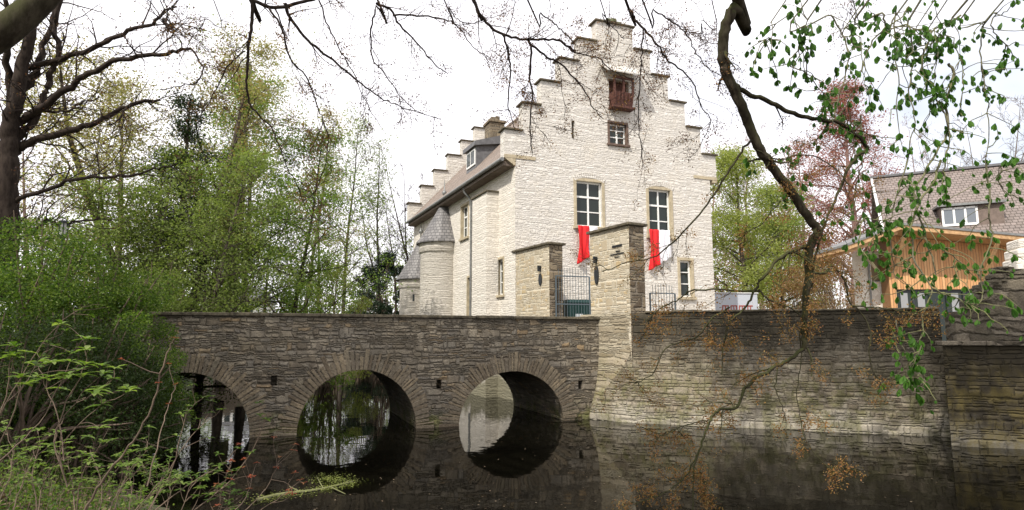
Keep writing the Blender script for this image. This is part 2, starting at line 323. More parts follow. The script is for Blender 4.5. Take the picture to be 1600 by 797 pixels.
M_yellow = leafmat('yellow_green_leaves', GR((.18, .22, .05), (.27, .31, .08), (.34, .36, .12)), .5)
M_beech = leafmat('copper_leaves', GR((.18, .07, .055), (.34, .12, .11), (.26, .10, .085), (.38, .18, .15)), .4)
M_brown = leafmat('brown_bud_leaves', GR((.18, .10, .05), (.27, .16, .08), (.22, .17, .07)), .35)
M_bushl = leafmat('hedge_leaves', GR((.04, .085, .013), (.075, .14, .02), (.12, .19, .03), (.21, .28, .055)), .5)
M_shadeleaf = leafmat('shade_painted_leaves', GR((.018, .035, .008), (.035, .06, .012), (.055, .085, .02)), .3)  # leaf colour darkened to stand in for shade under the brighter shrubs
M_chest = leafmat('chestnut_leaves', GR((.03, .085, .012), (.055, .14, .02), (.085, .20, .03), (.11, .24, .045)), .45, .45)
M_bloss = leafmat('maple_blossom', GR((.22, .09, .03), (.30, .15, .05), (.26, .18, .06), (.18, .075, .035)), .4)
M_blossd = leafmat('dark_maple_blossom', GR((.07, .028, .022), (.12, .05, .03), (.16, .08, .035), (.09, .055, .035)), .3)
M_litter = leafmat('dead_leaves', GR((.10, .065, .035), (.18, .13, .08), (.28, .22, .15), (.14, .09, .05)), .1, .8)
M_redleaf = leafmat('red_young_leaves', GR((.22, .035, .02), (.30, .07, .03), (.2, .1, .03)), .4)

# ground material: leaf mould with green
m = M('woodland_soil'); v = m.coord(); f = m.noise(v, .7, 8, .65).outputs['Fac']; f2 = m.noise(v, 12, 6, .7).outputs['Fac']
c = m.mix(m.mr(f2, .35, .65), (.05, .038, .024), (.14, .105, .065)); c = m.mix(m.mr(f, .48, .6, 0, .85), c, (.045, .075, .018))
m.set(Base_Color=c, Roughness=.95); m.bump(f2, .8, .04); M_ground = m.m
m = M('gravel_yard'); v = m.coord(); f2 = m.noise(v, 25, 4, .7).outputs['Fac']
m.set(Base_Color=m.mix(f2, (.16, .14, .11), (.34, .31, .26)), Roughness=.95); m.bump(f2, .5, .01); M_yard = m.m
m = M('moat_water'); v = m.coord((1, 1.0, 1)); r1 = m.noise(v, 5.5, 3, .5).outputs['Fac']; r2 = m.noise(v, 1.1, 2, .5).outputs['Fac']; r3 = m.noise(v, .28, 2, .5).outputs['Fac']
amp = m.mr(r3, .42, .62, .15, 1.); hh = m.math('ADD', m.math('MULTIPLY', m.math('MULTIPLY', r1, amp), .35), r2)
m.set(Base_Color=(.0035, .0032, .002), Roughness=.015, IOR=1.25, Specular_IOR_Level=.5); m.bump(hh, .42, .012); M_water = m.m

# ------------------------------------------------------------------ the ground, the moat
MOAT = np.array([(-10.2, 14.0), (-8.6, 12.5), (-6.6, 10.6), (-5.0, 9.2), (-3.7, 7.6), (-1.6, 5.2), (1.5, 3.7), (6, 2.8), (14, 2), (60, -6), (300, -60), (300, 300), (-3, 300), (-3, 48),
                 (-8, 45.5), (-14, 43), (-15.5, 34), (-13.5, 22), (-12.2, 16.6)])
def sdist(X, Y, poly):
    P = np.stack([X.ravel(), Y.ravel()], 1); d = np.full(len(P), 1e9); ins = np.zeros(len(P), bool)
    for i in range(len(poly)):
        a = poly[i]; b = poly[(i + 1) % len(poly)]; ab = b - a
        t = np.clip(((P - a) @ ab) / (ab @ ab), 0, 1); d = np.minimum(d, np.linalg.norm(P - a - t[:, None] * ab, axis=1))
        c = (a[1] > P[:, 1]) != (b[1] > P[:, 1])
        with np.errstate(divide='ignore', invalid='ignore'): xi = (b[0] - a[0]) * (P[:, 1] - a[1]) / (b[1] - a[1]) + a[0]
        ins ^= c & (P[:, 0] < xi)
    return np.where(ins, -d, d).reshape(X.shape)
def sm(x, a, b): t = np.clip((x - a) / (b - a), 0, 1); return t * t * (3 - 2 * t)
def hill(X, Y):
    X = np.asarray(X, float); Y = np.asarray(Y, float); d = sdist(X, Y, MOAT)
    top = 1.0 + 1.15 * sm(Y, 8.5, 14.5); w = 3.2 - 1.6 * sm(Y, 12, 14)
    n = .10 * np.sin(X * 1.3 + Y * .7) + .07 * np.sin(X * .6 - Y * 2.1 + 1) + .04 * np.sin(X * 3.1 + Y * 2.7)
    z = -.7 + .75 * sm(d, -1.2, 0.1) + (top - .05) * sm(d, 0, w) + n * sm(d, .3, 2.)
    return z
gx = np.concatenate([np.linspace(-260, -32, 30), np.linspace(-31, 14, 181), np.linspace(16, 260, 30)])
gy = np.concatenate([np.linspace(-60, -8, 12), np.linspace(-7, 56, 190), np.linspace(58, 320, 40)])
GX, GY = np.meshgrid(gx, gy, indexing='ij'); GZ = hill(GX, GY)
g = NP(); ni, nj = GX.shape; I, J = np.meshgrid(np.arange(ni - 1), np.arange(nj - 1), indexing='ij'); I = I.ravel(); J = J.ravel()
g.add(np.stack([GX.ravel(), GY.ravel(), GZ.ravel()], 1), np.stack([I * nj + J, (I + 1) * nj + J, (I + 1) * nj + J + 1, I * nj + J + 1], 1))
tag(g.build('ground', M_ground, smooth=True), kind='structure')
w = MB(); w.quad((-40, -10, 0), (120, -60, 0), (120, 60, 0), (-40, 60, 0)); tag(w.build('water', M_water), kind='structure')

# ------------------------------------------------------------------ frames fitted to the photograph
BR = Fr(1.6, 18.75, 21)                # bridge: local y=0 is the near face
C1 = np.array([3.52, 18.2])            # corner of the gateway wall above the retaining wall
GW = Fr(C1[0], C1[1], 90 + 29)         # gateway wall: local x runs back along the wall face, +y = towards the water (left)
KX, KY = .127, 24.25
HS = Fr(KX, KY, 21)                    # manor house: local x along the gable front
FA = rad(3)                            # the side front stands three degrees off square
FT = lambda p: (-math.sin(FA) * p[0] + math.cos(FA) * p[1], math.cos(FA) * p[0] + math.sin(FA) * p[1], p[2])
def fpx(u, v, off=0.0):                # photo point on the side front -> (distance back, height)
    a = rad(24); n = np.array([math.cos(a), math.sin(a), 0]); p = np.array([KX, KY, 0]) - n * off
    d = ray(u, v); q = CAM + d * (np.dot(p - CAM, n) / np.dot(d, n)) - p
    return (-q[0] * math.sin(a) + q[1] * math.cos(a), q[2])
YARD = 2.12
RW2 = np.array([10.95, 15.72])         # right end of the retaining wall at the water
rdir = (RW2 - C1) / np.linalg.norm(RW2 - C1); rang = math.degrees(math.atan2(rdir[1], rdir[0]))
far_c = HS.wor(FT((15.6, 0, 0)))
y = MB(); wl = GW.wor((6.9, .0, 0))
y.prism([(C1[0] + .15, C1[1] + .25), (RW2[0], RW2[1] + .3), (14, 14.9), (60, 3), (300, -50), (300, 300), (-6, 300), (-6, 50), (far_c[0] + .4, far_c[1] + .4), (wl[0] + .4, wl[1] + .4), ], -.9, YARD)
tag(y.build('yard_ground', M_yard), kind='structure')
a = MB(); a.prism([(-6.6, 46), (-3, 46), (-3, 50), (-6.4, 50)], -.9, YARD - .02); tag(a.build('yard_ground_edge', M_ground), kind='structure')

# ------------------------------------------------------------------ stone bridge
rng = np.random.default_rng(5)
WID = 4.1
bt = thing('stone_bridge', 'old three-arched rubble stone bridge with a flat coping crossing the dark moat to the gateway', 'bridge', tuple(BR.o), BR.a)
def bx(u, v): return BR.px(u, v)[0]
arches = [(bx(390, 680) - 3.12, bx(390, 680), 1.62), (bx(463, 680), bx(650, 672), BR.px(556, 578)[2]), (bx(717, 668), bx(880, 655), BR.px(806, 580)[2])]
PT = 3.0; T0, T1 = -13.6, BR.px(941, 500)[0] - .004
def archz(x):
    for a, b, h in arches:
        if a < x < b:
            c = (a + b) / 2; r = (b - a) / 2; return max(h * math.sqrt(max(0, 1 - ((x - c) / r) ** 2)), 0) ** 1.0
    return None
holes = []
for (u, v) in ((428, 594), (686, 600), (907, 601)):
    p = BR.px(u, v); holes.append((p[0] - .075, p[0] + .075, p[2] - .14, p[2] + .12))
xs = list(np.arange(T0, T1, .12)) + [T1]
for a_, b_, h in arches:
    c = (a_ + b_) / 2; r = (b_ - a_) / 2; xs += [c + r * math.cos(t) for t in np.linspace(0, math.pi, 49)]
for h in holes: xs += [h[0], h[1]]
xs = sorted(set(round(float(x), 4) for x in xs))
b = MB(); 
def face_quads(yy, flip, top):
    for x0, x1 in zip(xs, xs[1:]):
        xm = (x0 + x1) / 2; inside = archz(xm) is not None
        z0a, z0b = (archz(x0 + 1e-4 if archz(x0) is None else x0) or 0, archz(x1 - 1e-4 if archz(x1) is None else x1) or 0) if inside else (-.8, -.8)
        seg = [((z0a, z0b), (top, top))]
        for h in holes:
            if yy == 0 and h[0] - 1e-3 < xm < h[1] + 1e-3: seg = [((z0a, z0b), (h[2], h[2])), ((h[3], h[3]), (top, top))]
        for (a0, a1), (c0, c1) in seg:
            q = [(x0, yy, a0), (x1, yy, a1), (x1, yy, c1), (x0, yy, c0)]; b.quad(*(q if not flip else q[::-1]))
face_quads(0, False, PT); face_quads(WID, True, PT)
for x0, x1 in zip(xs, xs[1:]):
    if archz((x0 + x1) / 2) is not None:
        za = archz(x0 + 1e-4 if archz(x0) is None else x0) or 0; zb = archz(x1 - 1e-4 if archz(x1) is None else x1) or 0
        b.quad((x0, 0, za), (x0, WID, za), (x1, WID, zb), (x1, 0, zb))
for a_, b_, h in arches:
    for x in (a_, b_): b.quad((x, 0, -.8), (x, WID, -.8), (x, WID, 0.001), (x, 0, 0.001))
for h in holes:
    x0, x1, z0, z1 = h; d = .35
    b.quad((x0, 0, z0), (x1, 0, z0), (x1, d, z0), (x0, d, z0)); b.quad((x0, 0, z1), (x0, d, z1), (x1, d, z1), (x1, 0, z1))
    b.quad((x0, 0, z0), (x0, d, z0), (x0, d, z1), (x0, 0, z1)); b.quad((x1, 0, z0), (x1, 0, z1), (x1, d, z1), (x1, d, z0)); b.quad((x0, d, z0), (x1, d, z0), (x1, d, z1), (x0, d, z1))
PW = .38
b.quad((T0, PW, YARD), (T0, PW, PT), (T1, PW, PT), (T1, PW, YARD)); b.quad((T0, WID - PW, YARD), (T1, WID - PW, YARD), (T1, WID - PW, PT), (T0, WID - PW, PT))
b.quad((T0, 0, PT), (T1, 0, PT), (T1, PW, PT), (T0, PW, PT)); b.quad((T0, WID - PW, PT), (T1, WID - PW, PT), (T1, WID, PT), (T0, WID, PT))
b.quad((T0, 0, -.8), (T0, 0, PT), (T0, WID, PT), (T0, WID, -.8)); b.quad((T1, 0, -.8), (T1, WID, -.8), (T1, WID, PT), (T1, 0, PT))
b.build('body', M_bridge, bt)
d = MB(); d.quad((T0, PW, YARD), (T1, PW, YARD), (T1, WID - PW, YARD), (T0, WID - PW, YARD)); d.build('deck', M_yard, bt)
for y0, y1 in ((-.07, PW + .06), (WID - PW - .06, WID + .07)):
    c = MB(); x = T0
    while x < T1:
        l = min(rng.uniform(.7, 1.3), T1 - x)
        if T1 - x - l < .3: l = T1 - x
        c.box(x + .004, x + l - .004, y0 + rng.uniform(-.012, .012), y1, PT + .002, PT + .085 + rng.uniform(-.006, .008)); x += l
    c.build('coping', M_cope, bt, bevel=.015)
def voussoirs(a_, b_, h, seed):
    r_ = np.random.default_rng(seed); c = (a_ + b_) / 2; r = (b_ - a_) / 2; mb = MB(); t = -0.02
    while t < math.pi - .02:
        dt = r_.uniform(.032, .08); t2 = min(t + dt, math.pi + .02); ln = r_.uniform(.34, .6); pr = r_.uniform(.006, .03); g_ = .0035
        def pt(tt, e, yy): return (c + (r + e) * math.cos(tt), yy, (h + e) * math.sin(tt))
        q = [(t + g_, -.004), (t2 - g_, -.004), (t2 - g_ - .006, ln), (t + g_ + .006, ln)]
        f_ = [pt(a0, e0, -pr) for a0, e0 in q]; k_ = [pt(a0, e0, .1 if e0 < 0 else .05) for a0, e0 in q]
        mb.hexa(f_, k_); t = t2
    return mb
mv = M('voussoir_stone'); gi = mv.n('NewGeometry').outputs['Random Per Island']; fn = mv.noise(mv.coord(), 14, 7, .7).outputs['Fac']
mv.set(Base_Color=mv.mix(.75, mv.ramp(gi, GR((.19, .15, .105), (.29, .235, .16), (.23, .195, .145), (.33, .265, .175), (.26, .225, .165))), mv.ramp(fn, [(.3, (.35, .35, .35)), (.7, (1.1, 1.1, 1.1))]), 'MULTIPLY'), Roughness=.9, Specular_IOR_Level=.2)
mv.bump(fn, 1., .04); M_vous = mv.m
for i, (a_, b_, h) in enumerate(arches): voussoirs(a_, b_, h, 20 + i).build('arch_ring', M_vous, bt, bevel=.012)

# ------------------------------------------------------------------ retaining walls
RF = Fr(C1[0], C1[1], rang); RL = float(np.linalg.norm(RW2 - C1))
rt = thing('retaining_wall', 'long stained rubble wall rising from the water right of the gate pillar', 'wall', tuple(RF.o), RF.a)
QT = 3.17; mb = MB()
J0 = RF.loc((2.36, 19.0, 0))
nz_, nx_ = 26, 60
def qpt(i, j):
    z = -.8 + (QT + .8) * j / nz_; k = float(sm(2.25 - z, 0, 2.25)); xl = J0[0] * k; x = xl + (RL - xl) * i / nx_
    bow = .0 if x >= 0 else 0; yb = J0[1] * min(1, x / J0[0]) if x < 0 else 0.
    return (x, yb + .02 * math.sin(x * 2.1 + z * 3) + .015 * math.sin(x * 5 + z) if j < nz_ else 0, z)
V = [qpt(i, j) for i in range(nx_ + 1) for j in range(nz_ + 1)]
mb.add(V, [(i * (nz_ + 1) + j, (i + 1) * (nz_ + 1) + j, (i + 1) * (nz_ + 1) + j + 1, i * (nz_ + 1) + j + 1) for i in range(nx_) for j in range(nz_)])
ft = MB()
mb.box(0, RL, .03, .5, YARD - .2, QT - .002)
lf = [qpt(0, j) for j in range(nz_ + 1)]                       # the battered foot turns back to the bridge
bkx, bky = RF.loc((2.2, 19.75, 0))[:2]
for j in range(nz_):
    a0, a1 = lf[j], lf[j + 1]; ft.quad((bkx, bky, a0[2]), a0, a1, (bkx, bky, a1[2]))
mb.build('wall_face', M_quay, rt, smooth=False); ft.build('pier_foot', M_foot, rt)
c = MB(); x = .42
while x < RL - .05:
    l = min(rng.uniform(.5, 1.1), RL - x); c.box(x + .006, x + l - .006, -.05 + rng.uniform(-.015, .015), .52, QT + .002, QT + .06 + rng.uniform(-.01, .02)); x += l
c.build('coping', M_cope, rt, bevel=.018)
# the projecting blackened block and the broken rubble wall above it
P0 = atz(1487, 697, 0)[:2]; P1 = atz(1600, 702, 0)[:2]; dd = (P1 - P0) / np.linalg.norm(P1 - P0); bang = math.degrees(math.atan2(dd[1], dd[0]))
KF = Fr(P0[0], P0[1], bang)
kt = thing('bastion_wall', 'blackened wall block jutting out at the right edge, carrying a coarse broken upper wall', 'wall', tuple(KF.o), KF.a)
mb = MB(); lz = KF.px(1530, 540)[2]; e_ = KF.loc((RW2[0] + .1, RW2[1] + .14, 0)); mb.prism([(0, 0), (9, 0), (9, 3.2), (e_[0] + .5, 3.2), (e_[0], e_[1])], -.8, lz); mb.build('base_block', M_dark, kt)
c = MB(); x = -.04
while x < 9: l = rng.uniform(.6, 1.2); c.box(x + .004, x + l - .004, -.09 + rng.uniform(-.01, .01), .34, lz + .002, lz + .1 + rng.uniform(-.01, .01)); x += l
c.build('string_course', M_rock, kt, bevel=.015)
mb = MB(); u0 = KF.px(1490, 485, .25)
prof = [(.0, 3.15), (.45, 3.17), (.62, 3.34), (.78, 3.55), (.95, 3.72), (1.05, 3.95), (1.3, 4.06), (3, 4.1), (9, 4.1)]
sc_ = KF.px(1555, 425, .3); 
pl = [KF.px(u, v, .3) for u, v in ((1490, 487), (1512, 485), (1524, 470), (1536, 462), (1542, 446), (1556, 441), (1562, 424), (1580, 421), (1600, 420))]
pts = [(p[0], p[2]) for p in pl] + [(9, pl[-1][2])]
for (x0, z0), (x1, z1) in zip(pts, pts[1:]): mb.hexa([(x0, .26, lz), (x1, .26, lz), (x1, .9, lz), (x0, .9, lz)], [(x0, .26, z0), (x1, .26, z1), (x1, .9, z1), (x0, .9, z0)])
mb.build('upper_wall', M_rock, kt)
# loose blocks along the broken edge
bl = MB()
for (x0, z0), (x1, z1) in zip(pts[1:7], pts[2:8]):
    for k in range(2):
        xx = x0 + (x1 - x0) * rng.uniform(0, 1); zz = z0 + (z1 - z0) * rng.uniform(0, 1); bl.box(xx - .12, xx + .14, .2, .7, zz - .06, zz + .07)
bl.build('broken_edge_stone', M_rock, kt, bevel=.03)
wp = KF.px(1588, 400, 1.2)
st = thing('white_stone_pier', 'pale mortared stone pier rising behind the broken wall at the right edge', 'pier', tuple(KF.wor((wp[0], 1.2, YARD))), KF.a)
mb = MB(); zt = KF.px(1588, 372, 1.2)[2] - YARD; mb.box(0, 1.4, 0, .8, 0, zt - .5); mb.box(.06, 1.4, .05, .8, zt - .5, zt - .25); mb.box(.13, 1.4, .1, .8, zt - .25, zt); mb.build('pier_stone', M_whitewash, st, bevel=.05)

# ------------------------------------------------------------------ gateway wall, pillars, gate leaves
CAPZ = 5.82
gx0 = lambda u, v: GW.px(u, v, 0)[0]
xa = gx0(922, 400); xb = gx0(858, 400)
def gate_pillar(x0, x1, z0, label, near):
    t = thing('gate_pillar', label, 'gate pillar', tuple(GW.wor((x0, 0, z0))), GW.a, 'rubble pillars of the gateway')
    mb = MB(); h = CAPZ - z0; th = -.58
    mb.box(0, x1 - x0, th, 0, 0, h); o = mb.build('shaft', [M_gate], t)
    e = MB(); e.box(-.012, .0, th + .004, -.004, 0.02, h - .004); e.build('dark_end', M_gateend, t)  # end face skinned in rubble darker than the shaft
    c = MB(); c.box(-.1, x1 - x0 + (.08 if near else 0), th - .1, .1, h + .002, h + .09); c.build('cap_slab', M_cope, t, bevel=.02)
    return t
gp1 = gate_pillar(0, xa, 1.75, 'taller-looking nearest gate pillar with dark iron lettering, right of the gate leaf', True)
gp2 = gate_pillar(xb, 7.15, 1.75, 'farther gate pillar joined to the white house corner, left of the gate leaf', False)
# the island wall below
iw = thing('island_wall', 'mossy stone footing wall under the gateway beside the bridge end', 'wall', tuple(GW.o), GW.a)
mb = MB(); mb.box(.5, 7.2, -.55, -.02, -.8, 1.745); mb.box(xa + .002, xb - .002, -.55, -.02, 1.745, YARD + .01); mb.build('wall_face', M_bridge, iw)
# lettering of the first pillar: short illegible raised strokes, and an oval fitting with a bracket
le = MB(); r_ = np.random.default_rng(3)
for (u0, v0, u1, v1, hgt) in ((957, 386, 972, 383, .085), (963, 393, 969, 392, .04), (954, 399, 975, 395, .045), (960, 402, 968, 401, .03)):
    p0 = GW.px(u0, v0); p1 = GW.px(u1, v1); x = p1[0]
    while x < p0[0]:
        zz = p0[2] + (p1[2] - p0[2]) * (p0[0] - x) / max(.01, p0[0] - p1[0]); ww = r_.uniform(.012, .03)
        le.box(x, x + ww, .0, .03, zz - 1.75 - hgt / 2 * r_.uniform(.7, 1), zz - 1.75 + hgt / 2 * r_.uniform(.7, 1)); x += ww + r_.uniform(.012, .03)
le.build('iron_lettering', M_iron, gp1)
def oval(par, xoff, u, v, hh):
    p = GW.px(u, v); mb = MB(); n = 20
    vs = [(p[0] - xoff + .10 * math.cos(2 * math.pi * k / n), yy, p[2] - 1.75 + hh * math.sin(2 * math.pi * k / n)) for yy in (.0, .05) for k in range(n)]
    mb.add(vs, [(k, (k + 1) % n, n + (k + 1) % n, n + k) for k in range(n)] + [tuple(range(n, 2 * n))]); mb.build('iron_oval', M_iron, par)
    k = MB(); z = p[2] - 1.75 + hh + .2; k.box(p[0] - xoff - .02, p[0] - xoff + .02, 0, .14, z - .12, z + .1); k.box(p[0] - xoff - .06, p[0] - xoff + .06, .02, .1, z + .02, z + .08); k.build('bracket', M_iron, par)
oval(gp1, 0, 933, 430, .3); oval(gp2, xb, 845, 437, .22)
def gate_leaf(label, wx, wy, ang, wdt, hgt, z0=YARD + .05):
    t = thing('metal_gate', label, 'gate', (wx, wy, z0), ang, 'open metal gate leaves of the gateway')
    f = MB(); 
    for x in (0, wdt): f.box(x - .022, x + .022, -.022, .022, 0, hgt)
    for z in (.06, hgt * .58, hgt - .03): f.box(.022, wdt - .022, -.016, .016, z, z + .04)
    f.build('gate_frame', M_irongrey, t)
    br = MB(); n = int(wdt / .105)
    for k in range(1, n): x = k * wdt / n; br.rod((x, 0, .02), (x, 0, hgt + .32 - .16 * abs(k / n - .5)), .009, 6)
    br.build('bars', M_irongrey, t); return t
p = GW.wor((xb - .05, -.25, 0)); q = aty(921, 450, p[1] + .4)
ang = math.atan2(.36, .93)
gate_leaf('open barred gate leaf standing between the two gate pillars, dark bin behind it', p[0], p[1], math.atan2(q[1] - p[1], q[0] - p[0]), float(np.hypot(q[0] - p[0], q[1] - p[1])), GW.px(882, 413, 0)[2] - YARD - .35)
p = GW.wor((xa - .2, -.62, 0)); p2 = aty(1015, 440, p[1] + .2)
gate_leaf('grey gate leaf half hidden right of the nearest pillar', p2[0], p2[1], rad(18), .95, 1.75)
# green bin behind the gate
q = aty(903, 483, 23.2); bn = thing('storage_bin', 'dark green lidded bin with a pale notice behind the gate leaf', 'bin', (q[0], q[1], YARD), rad(14))
q0 = aty(881, 470, 23.2); q1 = aty(925, 470, 23.2); hw = (q1[0] - q0[0]) / 2; hb = q0[2] - YARD
mb = MB(); mb.hexa([(-hw + .05, -.3, .05), (hw - .05, -.3, .05), (hw - .05, .35, .05), (-hw + .05, .35, .05)], [(-hw, -.36, hb - .1), (hw, -.36, hb - .1), (hw, .4, hb - .1), (-hw, .4, hb - .1)])
for x in (-hw * .5, 0, hw * .5): mb.box(x - .02, x + .02, -.375, -.3, .12, hb - .14)
mb.build('body', M_bin, bn, bevel=.02)
mb = MB(); mb.hexa([(-hw - .03, -.4, hb - .095), (hw + .03, -.4, hb - .095), (hw + .03, .43, hb - .095), (-hw - .03, .43, hb - .095)], [(-hw + .04, -.33, hb + .03), (hw - .04, -.33, hb + .03), (hw - .04, .36, hb + .03), (-hw + .04, .36, hb + .03)]); mb.build('lid', M_bin, bn, bevel=.015)
mb = MB(); mb.box(-hw * .45, hw * .1, -.39, -.378, hb * .45, hb * .7); mb.box(hw * .18, hw * .42, -.39, -.378, hb * .46, hb * .66); mb.build('notice', M_paper, bn)
for sx in (-1, 1):
    for yy in (-.25, .3):
        wb = MB(); wb.rod((sx * (hw - .15), yy, .05), (sx * (hw - .19), yy, .05), .05, 12); wb.build('wheel', M_iron, bn)

# ------------------------------------------------------------------ the manor house
house = thing('manor_house', 'whitewashed rubble manor house with a stepped gable and brown tiled roof', 'house', tuple(HS.o), HS.a)
def hp(u, v, yy=0.): return HS.px(u, v, yy)
GWD = .5 * (hp(1113, 300)[0] + hp(1113, 450)[0])
cxg = (hp(930, 34)[0] + hp(986, 42)[0]) / 2
tops = [(958, 38, .5 * (hp(986, 42)[0] - hp(930, 34)[0]))]
stepz = [hp(930, 34)[2] * .5 + hp(986, 42)[2] * .5]; halfw = [.5 * (hp(986, 42)[0] - hp(930, 34)[0])]
for (l, r) in (((907, 65), (1018, 79)), ((877, 93), (1045, 121)), ((846, 126), (1070, 162)), ((817, 160), (1094, 203)), ((786, 200), (1116, 245))):
    A = hp(*l); B = hp(*r); stepz.append((A[2] + B[2]) / 2); halfw.append((B[0] - A[0]) / 2)
kz = .5 * (hp(790, 243)[2] + hp(1113, 284)[2]); cxg = .5 * (hp(817, 160)[0] + hp(1094, 203)[0])
def rect(u0, v0, u1, v1): A = hp(u0, v0); B = hp(u1, v1); return (A[0], B[0], B[2], A[2])
def rect2(u0, v0, u1, v1):   # using top-left pixel and bottom-left pixel heights
    A = hp(u0, v0); B = hp(u1, v0); C_ = hp(u0, v1); return (A[0], B[0], C_[2], A[2])
W1 = rect2(896, 277, 944, 357); W2 = rect2(1009, 290, 1050, 372); W3 = rect2(1058, 402, 1083, 468); W4 = rect2(949, 188, 981, 227)
SL = rect2(893, 188, 898, 216); HO = rect2(951, 123, 982, 168)
openings = [(w_[0] + .13, w_[1] - .13, w_[2] + .13, w_[3] - .13) for w_ in (W1, W2, W3)] + [(W4[0] + .08, W4[1] - .08, W4[2] + .08, W4[3] - .08), SL, HO]
def stepped(x, z, ops=(), wide=True):
    for o in ops:
        if o[0] < x < o[1] and o[2] < z < o[3]: return False
    if z < kz: return 0 < x < GWD
    d_ = abs(x - cxg)
    for sz, hw_ in zip(stepz, halfw):
        if d_ < hw_: return z < sz
    return False
gxs = [0, GWD] + [cxg + s_ * h_ for h_ in halfw for s_ in (-1, 1)]; gzs = [-.8, kz] + stepz
for o in openings: gxs += [o[0], o[1]]; gzs += [o[2], o[3]]
mb = MB(); cells(mb, gxs, gzs, lambda x, z: stepped(x, z, openings), 0, .5)
HL = 15.4; yb = HL
cells(mb, [0, GWD] + [cxg + s_ * h_ for h_ in halfw for s_ in (-1, 1)], [-.8, kz] + stepz, lambda x, z: stepped(x + 0, z), yb, yb + .5)
# shift of the far gable (house slightly out of square)
nv = len(mb.v); sh = -math.sin(FA) * HL
mb.v = [(p[0] + (sh if p[1] > 10 else 0), p[1], p[2]) for p in mb.v]
mb.build('gable_wall', M_white, house)
# kneeler corbels
xl = cxg - halfw[-1]; xr = cxg + halfw[-1]
kc = MB(); kc.hexa([(-.02, -.022, kz - .32), (.02, -.022, kz - .32), (.02, .52, kz - .32), (-.02, .52, kz - .32)], [(xl - .02, -.022, kz - .002), (.02, -.022, kz - .002), (.02, .52, kz - .002), (xl - .02, .52, kz - .002)])
kc.box(xl - .02, .9, -.03, -.002, kz - .0, kz + .14); kc.build('kneeler', M_trim, house)
kc = MB(); kc.box(GWD - .9, xr + .02, -.03, -.002, kz - .0, kz + .14); kc.box(xr - .25, xr + .02, -.02, .5, kz - .12, kz - .002); kc.build('kneeler', M_trim, house)
for y0, y1, dx in ((-.1, .6, 0), (yb - .1, yb + .6, sh)):
    for k, (sz, hw_) in enumerate(zip(stepz, halfw)):
        inner = halfw[k - 1] if k else 0
        for sg in ((0,) if k == 0 else (-1, 1)):
            c_ = MB(); lo_, hi_ = (-hw_ - .1, hw_ + .1) if sg == 0 else ((-hw_ - .09, -inner - .004) if sg < 0 else (inner + .004, hw_ + .09))
            c_.box(cxg + lo_ + dx, cxg + hi_ + dx, y0, y1, sz + .002, sz + .08); c_.build('step_coping', M_cope, house, bevel=.015)
mb = MB(); mb.box(cxg - .35, cxg - .02, .05, .4, stepz[0] + .09, stepz[0] + .3); mb.box(cxg - .1, cxg + .18, .1, .45, stepz[0] + .09, stepz[0] + .38); mb.box(cxg + .18, cxg + .42, .1, .45, stepz[0] + .09, stepz[0] + .26)
mb.build('chimney_stub', plain('mossy_stub', (.12, .13, .07), .95, var=.5), house, bevel=.03)
mb = MB(); mb.rod((cxg - .1, .25, stepz[0] + .3), (cxg - .1, .25, stepz[0] + 1.5), .012); mb.build('lightning_rod', M_iron, house)
# side front with its openings
FW1 = (fpx(733, 320)[0], fpx(720, 317)[0]); 
def frect(u0, u1, v0, v1, off=0.):   # u0 left (far), u1 right (near); heights measured at the near edge
    n_ = fpx(u1, v0, off); f_ = fpx(u0, v0, off); lo = fpx(u1, v1, off); return (n_[0], f_[0], lo[1], n_[1])
FWa = frect(720.5, 733, 314, 372); FWb = frect(776, 788, 400, 464); FWd = frect(730, 739.5, 429, 500); FWe = frect(694, 701.5, 329, 352)
print('FACADE', FWa, FWb, FWd, FWe, 'gable', GWD, kz, stepz, 'arch', arches)
fops = [(o[0] + .1, o[1] - .1, o[2] + .1, o[3] - .1) for o in (FWa, FWb, FWd, FWe)]
EZ = kz - .05
mb = MB(FT); fx = [.0, HL]; fz = [-.8, EZ]
for o in fops: fx += [o[0], o[1]]; fz += [o[2], o[3]]
cells(mb, fx, fz, lambda x, z: not any(o[0] < x < o[1] and o[2] < z < o[3] for o in fops), .0, .5)
mb.v = [(p[0] - (.003 if p[1] < 15.2 else 0), p[1], p[2]) for p in mb.v]
mb.box(.5, HL, GWD - .5, GWD - .01, -.8, EZ)
mb.build('side_wall', M_whitewash, house)
# chimney breast projecting from the side front
bo = .55; b0 = fpx(772, 300)[0]; bn_, bf_ = fpx(760, 400, bo)[0], fpx(737.5, 400, bo)[0]
btop = fpx(760, 300, bo)[1]
mb = MB(FT); mb.box(bn_, bf_, -bo, -.004, -.8, btop); mb.build('chimney_breast', M_whitewash, house)
mb = MB(FT); mb.box(bn_ - .07, bf_ + .07, -bo - .07, -.006, btop + .002, btop + .08); mb.build('breast_coping', M_cope, house, bevel=.015)

